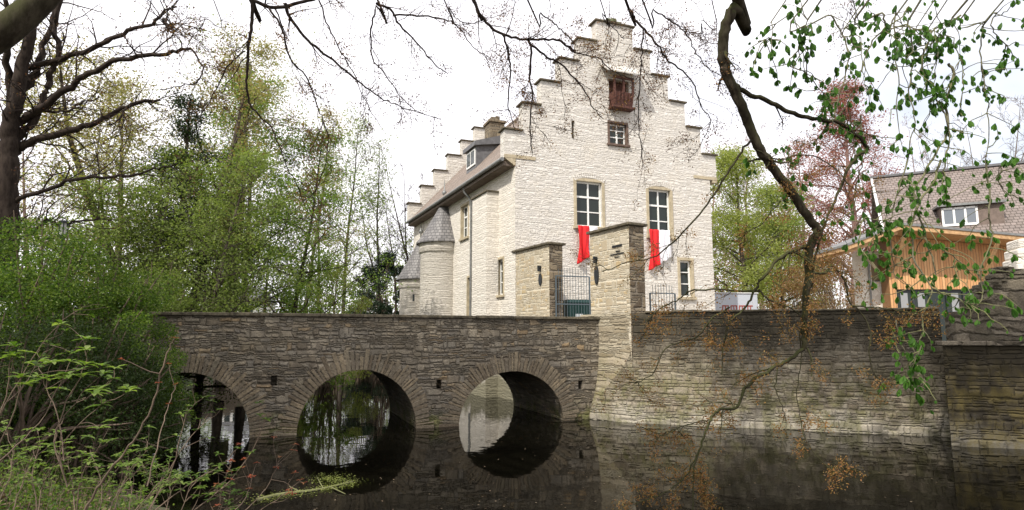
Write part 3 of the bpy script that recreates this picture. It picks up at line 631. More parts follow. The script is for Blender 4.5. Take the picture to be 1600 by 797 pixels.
def window(T, r, cols, rows, name='window', bw=.13, proud=.03, sill=True, mat=M_trim, rowz=None, heavy=None):
    x0, x1, z0, z1 = r; xi0, xi1, zi0, zi1 = x0 + bw, x1 - bw, z0 + bw, z1 - bw
    f = MB(T); t_ = .07; yy0, yy1 = .13, .19
    f.box(xi0, xi0 + t_, yy0, yy1, zi0, zi1); f.box(xi1 - t_, xi1, yy0, yy1, zi0, zi1); f.box(xi0 + t_, xi1 - t_, yy0, yy1, zi0, zi0 + t_); f.box(xi0 + t_, xi1 - t_, yy0, yy1, zi1 - t_, zi1)
    for k in range(1, cols): xm = xi0 + (xi1 - xi0) * k / cols; f.box(xm - .035, xm + .035, yy0 - .01, yy1 - .004, zi0 + t_, zi1 - t_)
    for k, q_ in enumerate(rowz or [j / rows for j in range(1, rows)]):
        hz = .04 if (heavy == k) else .022; zm = zi0 + (zi1 - zi0) * q_; f.box(xi0 + t_, xi1 - t_, yy0 - (.014 if heavy == k else .004), yy1 - .008, zm - hz, zm + hz)
    w_ = f.build(name, M_frame, house)
    g_ = MB(T); g_.box(xi0 + .01, xi1 - .01, yy1 - .03, yy1 - .012, zi0 + .01, zi1 - .01); g_.build('pane', M_glass, w_)
    s_ = MB(T); s_.box(x0, xi0, -proud, .125, zi0, zi1); s_.box(xi1, x1, -proud, .125, zi0, zi1); s_.box(x0, x1, -proud, .125, zi1 + .001, z1)
    s_.build('stone_surround', mat, w_, bevel=.008)
    if sill: q2 = MB(T); q2.box(x0 - .05, x1 + .05, -proud - .07, .125, z0, zi0 - .001); q2.build('sill', mat, w_, bevel=.01)
    return w_
ID = lambda p: p
window(ID, W1, 2, 3, rowz=[.33, .66], heavy=1); window(ID, W2, 2, 3, rowz=[.33, .66], heavy=1); window(ID, W3, 1, 3, rowz=[.36, .68])
window(ID, W4, 2, 3, bw=.10, mat=plain('brown_timber_surround', (.13, .09, .07), .8, var=.3), rowz=[.36, .7])
# relieving arch above the first window: slight raised fan of stones
for Wn in (W1, W2):
    fan = MB(); cxw = (Wn[0] + Wn[1]) / 2; R_ = 1.35
    for k in range(-7, 8):
        t_ = k * .07; r0 = R_ + .02; r1 = R_ + .24; q_ = []
        for (tt, rr) in ((t_ - .03, r0), (t_ + .03, r0), (t_ + .03, r1), (t_ - .03, r1)): q_.append((cxw + rr * math.sin(tt), Wn[3] - R_ + .02 + rr * math.cos(tt)))
        fan.hexa([(a0, -.035, b0_) for a0, b0_ in q_], [(a0, .02, b0_) for a0, b0_ in q_])
    fan.build('relieving_arch', M_white, house, bevel=.008)
FTo = FT
window(FTo, FWa, 2, 3, bw=.11, rowz=[.33, .66], heavy=1); window(FTo, FWb, 1, 3, bw=.1, rowz=[.36, .68]); window(FTo, FWe, 2, 2, bw=.1)
dd_ = MB(FT); x0, x1, z0, z1 = FWd; dd_.box(x0 + .1, x1 - .1, .12, .18, z0, z1 - .1); dr = dd_.build('door', plain('pale_door', (.5, .48, .42), .6), house)
s_ = MB(FT); s_.box(x0, x0 + .1, -.03, .11, z0, z1 - .1); s_.box(x1 - .1, x1, -.03, .11, z0, z1 - .1); s_.box(x0, x1, -.03, .11, z1 - .099, z1); s_.build('stone_surround', M_trim, dr)
s_ = MB(FT); s_.box(x0 + .18, x1 - .18, .105, .118, z0 + 1.0, z1 - .2); s_.build('pane', M_glass, dr)
s_ = MB(); s_.box(SL[0] - .05, SL[1] + .05, .3, .34, SL[2] - .05, SL[3] + .05); s_.build('slit_opening', M_glass, house)
# hoist bay: timber box projecting from the gable, under a pale slab hood
hx0, hx1, hz0, hz1 = HO; pj = -.45
hb_ = MB(); 
hb_.hexa([(hx0 + .06, -.35, hz0), (hx1 - .06, -.35, hz0), (hx1 - .06, .3, hz0), (hx0 + .06, .3, hz0)], [(hx0, pj, hz0 + .62), (hx1, pj, hz0 + .62), (hx1, .3, hz0 + .62), (hx0, .3, hz0 + .62)])
for x in (hx0, (hx0 + hx1) / 2 - .05, hx1 - .09): hb_.box(x, x + .09, pj, pj + .09, hz0 + .62, hz1)
hb_.box(hx0, hx1, pj, pj + .07, hz1 - .12, hz1); hb_.box(hx0 + .02, hx1 - .02, .2, .26, hz0 + .62, hz1)
for k in range(6): x = hx0 + .04 + (hx1 - hx0 - .16) * k / 5; hb_.box(x, x + .05, pj - .025, pj, hz0 + .25, hz0 + .62)
hb_.box(hx0 - .05, hx1 + .05, -.42, .0, hz0 - .09, hz0)
ho = hb_.build('hoist_bay', M_wooddark, house, bevel=.006)
A_ = hp(938, 96); B_ = hp(990, 122)
hd = MB(); hd.hexa([(A_[0] - .05, pj - .25, hz1 + .05), (B_[0] + .1, pj - .25, hz1 + .05), (B_[0] + .1, -.002, hz1 + .62), (A_[0] - .05, -.002, hz1 + .62)],
                   [(A_[0] - .05, pj - .25, hz1 + .11), (B_[0] + .1, pj - .25, hz1 + .11), (B_[0] + .1, -.002, hz1 + .70), (A_[0] - .05, -.002, hz1 + .70)])
hd.build('hood', plain('pale_slab', (.5, .48, .44), .8, var=.15), ho)
# roof
ry = .5; ridge = cxg; rz = stepz[0] - .95; ex = xl - .03; sl_ = (rz - (kz + .02)) / (ridge - ex)
mb = MB(); th_ = .12
def rp(x, y_, z): return (x - math.sin(FA) * (y_), y_, z)
for (xe, sgn) in ((ex, 1), (2 * ridge - ex, -1)):
    mb.hexa([rp(xe, ry, kz - .1), rp(xe, yb, kz - .1), rp(ridge, yb, rz - .12), rp(ridge, ry, rz - .12)], [rp(xe, ry, kz + .02), rp(xe, yb, kz + .02), rp(ridge, yb, rz), rp(ridge, ry, rz)])
rf = mb.build('roof', M_tiles, house)
# ridge tiles
mb = MB(); 
for k in range(40): y_ = ry + (yb - ry) * k / 40; a0 = rp(ridge, y_, rz + .02); a1 = rp(ridge, y_ + (yb - ry) / 40 - .02, rz + .035); mb.rod(a0, a1, .11, 8)
mb.build('ridge_tiles', M_tiles, rf)
# soffit, gutter
mb = MB(); mb.hexa([rp(ex + .02, .1, kz - .30), rp(ex + .02, yb, kz - .30), rp(.0, yb, kz - .33), rp(.0, .1, kz - .33)], [rp(ex + .02, .1, kz - .13), rp(ex + .02, yb, kz - .13), rp(.0, yb, kz - .13), rp(.0, .1, kz - .13)])
mb.build('eave_board', plain('dark_eave', (.16, .125, .10), .8, var=.3), house)
mb = MB(); mb.rod(rp(ex - .07, .0, kz - .08), rp(ex - .07, yb, kz - .08), .085, 10); gt = mb.build('gutter', M_lead, house)
n_ = NP(); t0 = fpx(739, 300)[0]
pp = [FT((t0, xl - .02, kz - .12)), FT((t0, xl + .02, kz - .4)), FT((t0, -.2, kz - .62)), FT((t0, -.08, kz - .9)), FT((t0, -.08, 3.)), FT((t0, -.08, 1.))]
n_.tube(pp, [.055] * 6, 8); n_.build('downpipe', M_lead, house, off=np.zeros(3))
# dormer on the side slope
def roofz(x): return kz + .02 + (x - ex) * sl_
dp = MB(); dy0, dy1 = 3.6, 5.6
def dpx(u, v, dx_): # photo point on the vertical plane parallel to the side front, dx_ metres inside
    return fpx(u, v, -dx_)
dfx = .75
dn = dpx(744, 262, dfx); dt = dpx(744, 228, dfx); y0_, y1_ = dn[0], dn[0] + 1.5; zt_ = dt[1]
print('DORMER', y0_, y1_, dt, zt_)
xt = ex + (zt_ + .5 - kz) / sl_
dw = MB(); 
dw.hexa([rp(dfx, y0_, roofz(dfx) - .1), rp(dfx, y1_, roofz(dfx) - .1), rp(xt, y1_, roofz(dfx) - .1), rp(xt, y0_, roofz(dfx) - .1)], [rp(dfx, y0_, zt_), rp(dfx, y1_, zt_), rp(xt, y1_, zt_ + .3), rp(xt, y0_, zt_ + .3)])
do = dw.build('dormer', M_slateplain, house)
dr_ = MB(); ov = .16
dr_.hexa([rp(dfx - ov, y0_ - ov, zt_ - .02), rp(dfx - ov, y1_ + ov, zt_ - .02), rp(xt + .5, y1_ + ov, zt_ + .32), rp(xt + .5, y0_ - ov, zt_ + .32)], [rp(dfx - ov, y0_ - ov, zt_ + .2), rp(dfx - ov, y1_ + ov, zt_ + .2), rp(xt + .5, y1_ + ov, zt_ + .9), rp(xt + .5, y0_ - ov, zt_ + .9)])
dr_.build('dormer_roof', M_slateplain, do)
dg = MB(); dg.hexa([rp(dfx - .05, y0_ + .12, roofz(dfx) + .2), rp(dfx - .05, y1_ - .12, roofz(dfx) + .2), rp(dfx - .002, y1_ - .12, roofz(dfx) + .2), rp(dfx - .002, y0_ + .12, roofz(dfx) + .2)], [rp(dfx - .05, y0_ + .12, zt_ - .1), rp(dfx - .05, y1_ - .12, zt_ - .1), rp(dfx - .002, y1_ - .12, zt_ - .1), rp(dfx - .002, y0_ + .12, zt_ - .1)])
dgo = dg.build('dormer_window', M_frame, do)
dq = MB()
for k in (0, 1):
    ya = y0_ + .2 + k * (y1_ - y0_ - .3) / 2; yb_ = ya + (y1_ - y0_ - .5) / 2
    dq.hexa([rp(dfx - .06, ya, roofz(dfx) + .3), rp(dfx - .06, yb_, roofz(dfx) + .3), rp(dfx - .052, yb_, roofz(dfx) + .3), rp(dfx - .052, ya, roofz(dfx) + .3)], [rp(dfx - .06, ya, zt_ - .18), rp(dfx - .06, yb_, zt_ - .18), rp(dfx - .052, yb_, zt_ - .18), rp(dfx - .052, ya, zt_ - .18)])
dq.build('pane', M_glass, dgo)
# chimney near the ridge
ch = MB(); cy = 6.3; cz = roofz(1.6)
cu = fpx(757, 200, -2.6); cu = (cu[0], cu[1] - .15); ch.box(2.2, 3.1, cu[0] - .5, cu[0] + .5, roofz(2.2) - .3, cu[1] + .35); ch.box(2.12, 3.18, cu[0] - .58, cu[0] + .58, cu[1] + .352, cu[1] + .5)
ch.box(2.35, 2.6, cu[0] - .3, cu[0] + .1, cu[1] + .502, cu[1] + .75); ch.box(2.7, 2.95, cu[0] - .1, cu[0] + .3, cu[1] + .502, cu[1] + .9); ch.build('chimney', M_gateend, rf, bevel=.02)
# turrets on the water side
def turret(t_, r, ez, ah, slits):
    c_ = HS.wor(FT((t_, -.15, 0))); cl = HS.loc(c_)
    T = lambda p: (p[0] + cl[0], p[1] + cl[1], p[2])
    mb = MB(); mb.lathe([(r, -.8), (r * 1.0, ez - .55), (r + .02, ez - .52), (r + .09, ez - .47), (r + .09, ez)], 40)
    o = mb.build('turret', M_turret, house, smooth=False); o.location = (cl[0], cl[1], 0)
    o.data.polygons.foreach_set('use_smooth', [True] * len(o.data.polygons))
    rb = MB(); H_ = ah - ez; R_ = r + .26
    prof_ = [(R_, ez - .02), (R_, ez + .05), (R_ * .86, ez + H_ * .12), (R_ * .64, ez + H_ * .34), (R_ * .38, ez + H_ * .62), (R_ * .14, ez + H_ * .88), (.05, ez + H_ * .98)]
    n = 8; rb.lathe(prof_, 16); ro = rb.build('turret_roof', M_shingle, o)
    fb = MB(); fb.lathe([(.055, ah - .15), (.04, ah + .25), (.11, ah + .33), (.13, ah + .42), (.09, ah + .5), (.035, ah + .56), (.02, ah + 1.0), (.001, ah + 1.25)], 12); fb.build('finial', M_lead, ro, smooth=True)
    for (an, z) in slits:
        sb = MB(); a_ = an; n0 = np.array([math.cos(a_), math.sin(a_)]); tt = np.array([-n0[1], n0[0]])
        for (hw2, d0, d1, zz0, zz1) in ((.055, r - .05, r + .012, z - .2, z + .2),):
            P = [tuple((n0 * d_ + tt * w_)) for d_, w_ in ((d0, -hw2), (d0, hw2), (d1, hw2), (d1, -hw2))]; sb.hexa([(*q_, zz0) for q_ in P], [(*q_, zz1) for q_ in P])
        sb.build('arrow_slit', M_iron, o)
    return c_
te = 2.5 + (HS.wor(FT((10, 0, 0)))[1] - .6) * 0
def solve_t(u, off=-.15): return min(np.linspace(6, 18, 400), key=lambda t_: abs(HS.wor(FT((t_, off, 0)))[0] / HS.wor(FT((t_, off, 0)))[1] * math.cos(TH) - (u - 800) / FPX * (1 - 0)))
ts1 = solve_t(693); tc1 = HS.wor(FT((ts1, -.15, 0))); ez1 = aty(687, 378, tc1[1] - 1.0)[2]; ah1 = aty(687, 313, tc1[1])[2]
ang_ = lambda c_, off: math.atan2(-c_[1], -c_[0]) - HS.a + off
turret(ts1, 36 / FPX * tc1[1], ez1, ah1, [(ang_(tc1, .55), aty(672, 417, tc1[1])[2]), (ang_(tc1, .5), aty(672, 474, tc1[1])[2])])
ts2 = solve_t(657); print('TURRETS', ts1, ts2); tc2 = HS.wor(FT((ts2, -.15, 0))); ez2 = aty(650, 436, tc2[1] - 1.0)[2]; ah2 = aty(655, 372, tc2[1])[2]
turret(ts2, 1.18, ez2, ah2, [(ang_(tc2, -.3), aty(640, 467, tc2[1])[2])])
# flags
def flag(label, u0, um, u1, vt, vbl, vbr):
    A = hp(u0, vt, -.14); Mi = hp(um, vt, -.14); B = hp(u1, vt, -.14); lz_ = hp(u0, vbl, -.14)[2]; lr = hp(u1, vbr, -.14)[2]
    t = thing('hanging_flag', label, 'flag', tuple(HS.wor((A[0], -.14, A[2]))), HS.a, 'red and white flags hung from the gable windows')
    for nm, xa_, xb_, za, zb, mt in (('red_half', A[0], Mi[0], lz_, lz_ + .25 * (lr - lz_) * 0 + (lr - lz_) * .45, M_red), ('white_half', Mi[0], B[0], lz_ + (lr - lz_) * .45, lr, M_cloth)):
        g_ = NP(); nx, nzz = 14, 24; VV = []
        for i in range(nx + 1):
            for j in range(nzz + 1):
                s0 = i / nx; t0_ = j / nzz; x = xa_ + (xb_ - xa_) * s0; zb_ = za + (zb - za) * s0; z = A[2] + (zb_ - A[2]) * t0_
                xx = x - A[0]; pin = .03 + .05 * t0_
                VV.append((xx + .03 * math.sin(t0_ * 5 + xx * 3) * t0_, -pin * (math.sin(xx * 19 + 1.2 * math.sin(t0_ * 4)) + .5 * math.sin(xx * 37 + 2 + t0_ * 2)) - .03 * math.sin(t0_ * 3), z - A[2]))
        I_, J_ = np.meshgrid(np.arange(nx), np.arange(nzz), indexing='ij'); I_ = I_.ravel(); J_ = J_.ravel(); k = nzz + 1
        g_.add(VV, np.stack([I_ * k + J_, (I_ + 1) * k + J_, (I_ + 1) * k + J_ + 1, I_ * k + J_ + 1], 1)); o = g_.build(nm, mt, t, smooth=True, off=np.zeros(3))
        so_ = o.modifiers.new('thick', 'SOLIDIFY'); so_.thickness = .006
flag('red and white flag hanging from the left tall gable window, behind the pillar top', 903, 921, 934, 352, 413, 385)
flag('red and white flag hanging from the right tall gable window, beside the pillar', 1014, 1029, 1046, 358, 423, 402)

# ------------------------------------------------------------------ white shed and railing right of the house
q0 = aty(1108, 459, 31); q1 = aty(1186, 459, 31)
sh_ = thing('white_trailer', 'flat pale grey trailer standing low behind the wall right of the house', 'trailer', (q0[0], q0[1], YARD), rad(4))
wd = q1[0] - q0[0]; hh_ = q0[2] - YARD
mb = MB(); mb.box(0, wd, 0, 2.0, .4, hh_); mb.build('body', plain('pale_grey_panel', (.44, .47, .52), .45), sh_, bevel=.04)
mb = MB(); mb.box(-.04, wd + .04, -.04, 2.04, hh_ + .002, hh_ + .07); mb.build('roof', plain('trailer_roof', (.5, .5, .52), .5), sh_, bevel=.02)
for xx in (.6, wd - .7):
    mb = MB(); mb.rod((xx, -.05, .32), (xx, .2, .32), .32, 20); mb.build('wheel', M_iron, sh_)
# red capitals on the panel, only their upper halves show above the wall
lt = MB(); r2_ = hp(1, 1); q2 = aty(1129, 480, 31); x = q2[0] - q0[0]; zb_ = aty(1130, 487, 31)[2] - YARD - .1; zt2 = aty(1130, 477, 31)[2] - YARD
for k, ch_ in enumerate('mtmnum'):
    pass
for k in range(11):
    xx = x + k * .145; lt.box(xx, xx + .045, -.02, -.001, zb_, zt2)
    if k % 3 != 2: lt.box(xx + .045, xx + .145, -.02, -.001, zt2 - .05, zt2)
lt.build('lettering', plain('rust_red_paint', (.30, .06, .04), .6), sh_)

# ------------------------------------------------------------------ annex building on the right
AY = 25.0; AX = aty(1390, 450, AY)[0]
AF = Fr(AX, AY, 0)
ax = thing('annex_building', 'modern annex with larch board cladding under a big tiled roof', 'building', tuple(AF.o), AF.a)
def apx(u, v, y_=0.): return AF.px(u, v, y_)
zw = apx(1480, 452)[2]; FO = -1.3
pB = AF.px(1321, 384, FO); pA = AF.px(1409, 350, FO); pC = AF.px(1600, 368, FO); kC = (pC[2] - pA[2]) / (pC[0] - pA[0]); xC = 9.; zC = pA[2] + kC * (xC - pA[0])
def rz_(x): return pA[2] + (kC * (x - pA[0]) if x > pA[0] else (pB[2] - pA[2]) * (x - pA[0]) / (pB[0] - pA[0]))
x1w = apx(1535, 450)[0]; x0w = apx(1400, 450)[0]
def topbox(mb, x0, x1, y0, y1, z0, d_=.22): # box whose top follows the canopy underside
    mb.hexa([(x0, y0, z0), (x1, y0, z0), (x1, y1, z0), (x0, y1, z0)], [(x0, y0, rz_(x0) - d_), (x1, y0, rz_(x1) - d_), (x1, y1, rz_(x1) - d_), (x0, y1, rz_(x0) - d_)])
mb = MB(); topbox(mb, max(0, pA[0] + .3) if pA[0] > 0 else 0, xC - .5, 0, .55, zw); mb.box(0, x0w, 0, .55, YARD, zw - .001); mb.box(x1w, xC - .5, 0, .55, YARD, zw - .001)
if pA[0] > 0: topbox(mb, 0, pA[0], 0, .55, zw); topbox(mb, pA[0], pA[0] + .3, 0, .55, zw)
mb.build('cladding', M_clad, ax)
wbm = MB(); wbm.box(x0w, x1w, .10, .16, zw - .10, zw - .002); nw = 5
for k in range(nw + 1): xx = x0w + (x1w - x0w - .07) * k / nw; wbm.box(xx, xx + .07, .08, .16, YARD, zw - .10)
wo = wbm.build('window_band', plain('dark_window_frame', (.03, .035, .04), .5), ax)
M_blind = plain('pale_blind', (.27, .28, .29), .8)
for k in range(nw):
    a0 = x0w + (x1w - x0w - .07) * k / nw + .071; a1 = x0w + (x1w - x0w - .07) * (k + 1) / nw - .001
    pn = MB(); pn.box(a0, a1, .13, .14, YARD, zw - .101); pn.build('pane', M_glass, wo)
    if k != 2: cu_ = MB(); cu_.box(a0 + .16, a0 + .45, .115, .128, YARD, zw - .15); cu_.build('blind', M_blind, wo)
def slab(zl, zh, m_, nm, par, ins=0.):
    mb = MB()
    for (xa_, xb_) in ((pB[0] + ins, pA[0] - .0), (pA[0] + .0, xC)):
        za_, zb_ = rz_(xa_), rz_(xb_ if xb_ != pA[0] else pA[0])
        mb.hexa([(xa_, FO + ins, za_ + zl), (xb_, FO + ins, zb_ + zl), (xb_, 1.3, zb_ + zl), (xa_, 1.3, za_ + zl)], [(xa_, FO + ins, za_ + zh), (xb_, FO + ins, zb_ + zh), (xb_, 1.3, zb_ + zh), (xa_, 1.3, za_ + zh)])
    return mb.build(nm, m_, par)
ro = slab(-.03, .06, M_lead, 'canopy_roof', ax); slab(-.20, -.032, M_larch, 'fascia', ro, .04)
for k in range(4):
    y_ = FO + .25 + k * .65; mb = MB(); xa_, xb_ = pB[0] + .15, pA[0] - .02
    mb.hexa([(xa_, y_, rz_(xa_) - .36), (xb_, y_, rz_(xb_) - .36), (xb_, y_ + .12, rz_(xb_) - .36), (xa_, y_ + .12, rz_(xa_) - .36)], [(xa_, y_, rz_(xa_) - .202), (xb_, y_, rz_(xb_) - .202), (xb_, y_ + .12, rz_(xb_) - .202), (xa_, y_ + .12, rz_(xa_) - .202)]); mb.build('rafter', M_larch, ax)
for x_ in (.1, apx(1527, 400)[0]):
    zz = rz_(x_) - .2; mb = MB(); mb.hexa([(x_, -.18, zz - 1.5), (x_ + .16, -.18, zz - 1.5), (x_ + .16, -.002, zz - 1.5), (x_, -.002, zz - 1.5)], [(x_ - .1, FO + .12, zz - .15), (x_ + .06, FO + .12, zz - .15), (x_ + .06, FO + .12, zz - .002), (x_ - .1, FO + .12, zz - .002)]); mb.build('brace', M_larch, ax)
s0 = AF.px(1350, 396, -.2); s1_ = AF.px(1383, 438, .3); mb = MB(); mb.rod((s0[0], -.2, s0[2]), (s1_[0], .3, s1_[2]), .06, 4); mb.build('brace', M_trim, ax)
wy = .6; wl0 = AF.px(1347, 450, wy); wz = AF.px(1370, 403, wy)[2]; wz1 = AF.px(1370, 440, wy)[2]; wx0 = AF.px(1361, 420, wy)[0]; wx1 = AF.px(1380, 420, wy)[0]
mb = MB(); cells(mb, [wl0[0], wx0, wx1, -.004], [YARD, wz1, wz, rz_(pB[0]) + .05], lambda x, z: not (wx0 < x < wx1 and wz1 < z < wz), wy, wy + .35); mb.box(wl0[0], .2, wy + .351, wy + .6, YARD, rz_(pB[0]) + .02)
mb.build('brick_wall', M_whitewash, ax)
mb = MB(); mb.box(wx0, wx0 + .05, wy + .08, wy + .16, wz1, wz); mb.box(wx1 - .05, wx1, wy + .08, wy + .16, wz1, wz); mb.box(wx0 + .05, wx1 - .05, wy + .08, wy + .16, wz1, wz1 + .05); mb.box(wx0 + .05, wx1 - .05, wy + .08, wy + .16, wz - .05, wz)
wo2 = mb.build('window', M_lead, ax); mb = MB(); mb.box(wx0 + .05, wx1 - .05, wy + .11, wy + .13, wz1 + .05, wz - .05); mb.build('pane', plain('tan_glass', (.28, .22, .14), .2), wo2)
q_ = AF.px(1361, 450, wy); mb = MB(); mb.rod((q_[0] - .06, wy - .06, YARD), (q_[0] - .06, wy - .06, wz + .3), .035, 8); mb.build('downpipe', M_lead, ax)
# the tall tiled roof behind, turned away from the box; everything below is in its own frame
P_ = aty(1377, 348, 28.6); MF = Fr(P_[0], P_[1], -27)
hall = thing('tiled_hall', 'tall grey-brown tiled roof with a flat dormer rising behind the larch annex', 'building', tuple(MF.o), MF.a)
R0 = MF.px(1377, 348, 0); YE = -1.6; R1 = MF.px(1428, 276, 3.6); R2 = MF.px(1600, 252, 3.6); rzz = (R1[2] + R2[2]) / 2; HX = 16; HW_ = 3.6
sl0 = (rzz - R0[2]) / HW_; ZE = R0[2] + YE * sl0
mb = MB(); mb.hexa([(R0[0], YE, ZE - .15), (HX, YE, ZE - .15), (HX, HW_, rzz - .15), (R0[0] + .0, HW_, rzz - .15)], [(R0[0], YE, ZE), (HX, YE, ZE), (HX, HW_, rzz), (R0[0] + .0, HW_, rzz)])
mr_ = mb.build('roof', M_tiles2, hall)
mb = MB(); mb.hexa([(R0[0], HW_, rzz - .15), (HX, HW_, rzz - .15), (HX, 2 * HW_, R0[2] - .15), (R0[0], 2 * HW_, R0[2] - .15)], [(R0[0], HW_, rzz), (HX, HW_, rzz), (HX, 2 * HW_, R0[2]), (R0[0], 2 * HW_, R0[2])]); mb.build('rear_roof', M_tiles2, hall)
mb = MB(); mb.hexa([(R0[0] + .3, -1.0, YARD), (HX, -1.0, YARD), (HX, 2 * HW_ - .2, YARD), (R0[0] + .3, 2 * HW_ - .2, YARD)], [(R0[0] + .3, -1.0, ZE + .1), (HX, -1.0, ZE + .1), (HX, 2 * HW_ - .2, R0[2] - .1), (R0[0] + .3, 2 * HW_ - .2, R0[2] - .1)])
mb.add([(R0[0] + .3, .2, R0[2] - .1), (R0[0] + .3, 2 * HW_ - .2, R0[2] - .1), (R0[0] + .3, HW_, rzz - .3)], [(0, 1, 2)]); mb.build('wall', M_whitewash, hall)
mb = MB(); mb.hexa([(R0[0] - .05, YE - .05, ZE - .16), (R0[0] + .05, YE - .05, ZE - .16), (R0[0] + .05, HW_, rzz - .16), (R0[0] - .05, HW_, rzz - .16)], [(R0[0] - .05, YE - .05, ZE + .06), (R0[0] + .05, YE - .05, ZE + .06), (R0[0] + .05, HW_, rzz + .06), (R0[0] - .05, HW_, rzz + .06)]); mb.build('verge', M_frame, mr_)
mb = MB(); mb.box(R0[0] - .05, HX, HW_ - .12, HW_ + .12, rzz + .005, rzz + .12); mb.build('ridge_tiles', M_slateplain, mr_)
mb = MB(); mb.rod((R0[0], YE - .12, ZE - .08), (HX, YE - .12, ZE - .08), .08, 8); mb.build('gutter', M_lead, hall)
# dormer with a three-light window
ax = hall; sly = sl0; dyf = min(np.linspace(-1.4, 1.5, 60), key=lambda y_: abs(MF.px(1500, 353, y_)[2] - R0[2] - sly * y_))
dq0 = MF.px(1472, 350, dyf); dq1 = MF.px(1530, 350, dyf); dzt = MF.px(1500, 322, dyf)[2]; dzb = R0[2] + sly * dyf + .02
x0d, x1d = dq0[0], dq1[0]; dep = min(HW_ - .3, (dzt + .3 - R0[2]) / sly)
mb = MB(); mb.hexa([(x0d, dyf, dzb - .3), (x1d + .9, dyf, dzb - .3), (x1d + .9, dep, dzb - .3), (x0d, dep, dzb - .3)], [(x0d, dyf, dzt), (x1d + .9, dyf, dzt), (x1d + .9, dep, dzt + .05), (x0d, dep, dzt + .05)])
do2 = mb.build('dormer', plain('brown_cheek', (.15, .115, .095), .7, var=.2), ax)
mb = MB(); mb.hexa([(x0d - .15, dyf - .2, dzt + .002), (x1d + 1.0, dyf - .2, dzt + .002), (x1d + 1.0, dep + .1, dzt + .12), (x0d - .15, dep + .1, dzt + .12)], [(x0d - .15, dyf - .2, dzt + .1), (x1d + 1.0, dyf - .2, dzt + .1), (x1d + 1.0, dep + .1, dzt + .22), (x0d - .15, dep + .1, dzt + .22)]); mb.build('dormer_roof', M_lead, do2)
mb = MB()
for k in range(4): xx = x0d + .05 + (x1d - x0d - .1) * k / 3; mb.box(xx - .04, xx + .04, dyf - .05, dyf - .002, dzb, dzt - .05)
mb.box(x0d + .01, x1d - .01, dyf - .05, dyf - .002, dzt - .13, dzt - .05); mb.box(x0d + .01, x1d - .01, dyf - .052, dyf - .003, dzb, dzb + .1)
dw2 = mb.build('dormer_window', M_frame, do2)
for k in range(3):
    xx = x0d + .09 + (x1d - x0d - .1) * k / 3; mb = MB(); mb.box(xx, xx + (x1d - x0d - .1) / 3 - .08, dyf - .03, dyf - .02, dzb + .1, dzt - .13); mb.build('pane', plain('sky_glass', (.12, .14, .16), .08, spec=1.), dw2)

# ------------------------------------------------------------------ vegetation generators
def smooth_path(P, n=5):
    P = np.asarray(P, float); 
    if len(P) < 3: return P
    Q = [P[0]]; E = np.vstack([2 * P[0] - P[1], P, 2 * P[-1] - P[-2]])
    for i in range(1, len(E) - 2):
        p0, p1, p2, p3 = E[i - 1:i + 3]
        for t in np.linspace(0, 1, n + 1)[1:]:
            Q.append(.5 * ((2 * p1) + (-p0 + p2) * t + (2 * p0 - 5 * p1 + 4 * p2 - p3) * t * t + (-p0 + 3 * p1 - 3 * p2 + p3) * t ** 3))
    return np.array(Q)
def unit(v): return v / (np.linalg.norm(v) + 1e-9)
def limb(rng, p, d, L_, n, wob, grav=0.):
    P = [p]; d = unit(d); st = L_ / n
    for k in range(n): d = unit(d + rng.normal(size=3) * wob + np.array([0, 0, grav])); P.append(P[-1] + d * st)
    return np.array(P)
def grow(rng, base, H, r0, crown0=.25, spread=.35, nb=26, sub=6, twigs=5, up=.45, lean=(0, 0), wob=.07, droop=0., forks=1):
    """returns thick polylines, thin polylines, tips"""
    thick = []; thin = []; tips = []
    for f_ in range(forks):
        d0 = np.array([lean[0], lean[1], 1.]) + (rng.normal(size=3) * .18 * (forks > 1)); Hf = H * rng.uniform(.85, 1) if forks > 1 else H
        T = limb(rng, np.array(base, float), d0, Hf, 10, wob * .6, .05); R = r0 * (1 - .9 * np.linspace(0, 1, 11)) / (1 if forks == 1 else 1.25); R[0] *= 1.25; thick.append((T, R))
        for k in range(nb // forks):
            f = crown0 + (1 - crown0) * ((k + rng.uniform(0, 1)) / (nb // forks)); f = min(f, .99)
            i = f * 10; a = int(i); p = T[a] + (T[a + 1] - T[a]) * (i - a); az = k * 2.4 + rng.uniform(-.5, .5)
            Lb = H * spread * (1.05 - .75 * (f - crown0) / (1 - crown0)) * rng.uniform(.7, 1.15)
            d = np.array([math.cos(az), math.sin(az), up * rng.uniform(.6, 1.6) + .5 * (f > .85)])
            B = limb(rng, p, d, Lb, 6, .13, -droop); rb = max(.012, R[a] * .42); thick.append((B, rb * (1 - .85 * np.linspace(0, 1, 7))))
            for s_ in range(sub):
                j = int(rng.integers(1, 6)); ff = rng.uniform(0, 1); p2 = B[j] + (B[j + 1] - B[j]) * ff
                d2 = unit(B[j + 1] - B[j]) + rng.normal(size=3) * .65; d2[2] += .1 - droop
                Sx = limb(rng, p2, d2, Lb * rng.uniform(.25, .5), 4, .15, -droop); thin.append((Sx, max(.006, rb * .3) * (1 - .7 * np.linspace(0, 1, 5))))
                for t_ in range(twigs):
                    j2 = int(rng.integers(0, 4)); p3 = Sx[j2] + (Sx[j2 + 1] - Sx[j2]) * rng.uniform(); d3 = unit(Sx[j2 + 1] - Sx[j2]) + rng.normal(size=3) * .8; d3[2] -= droop
                    Tx = limb(rng, p3, d3, Lb * rng.uniform(.08, .2), 2, .2, -droop); thin.append((Tx, np.array([.006, .005, .003]) * (1 + r0))); tips.append(Tx[1]); tips.append(Tx[2])
                tips.append(Sx[-1])
    return thick, thin, np.array(tips)
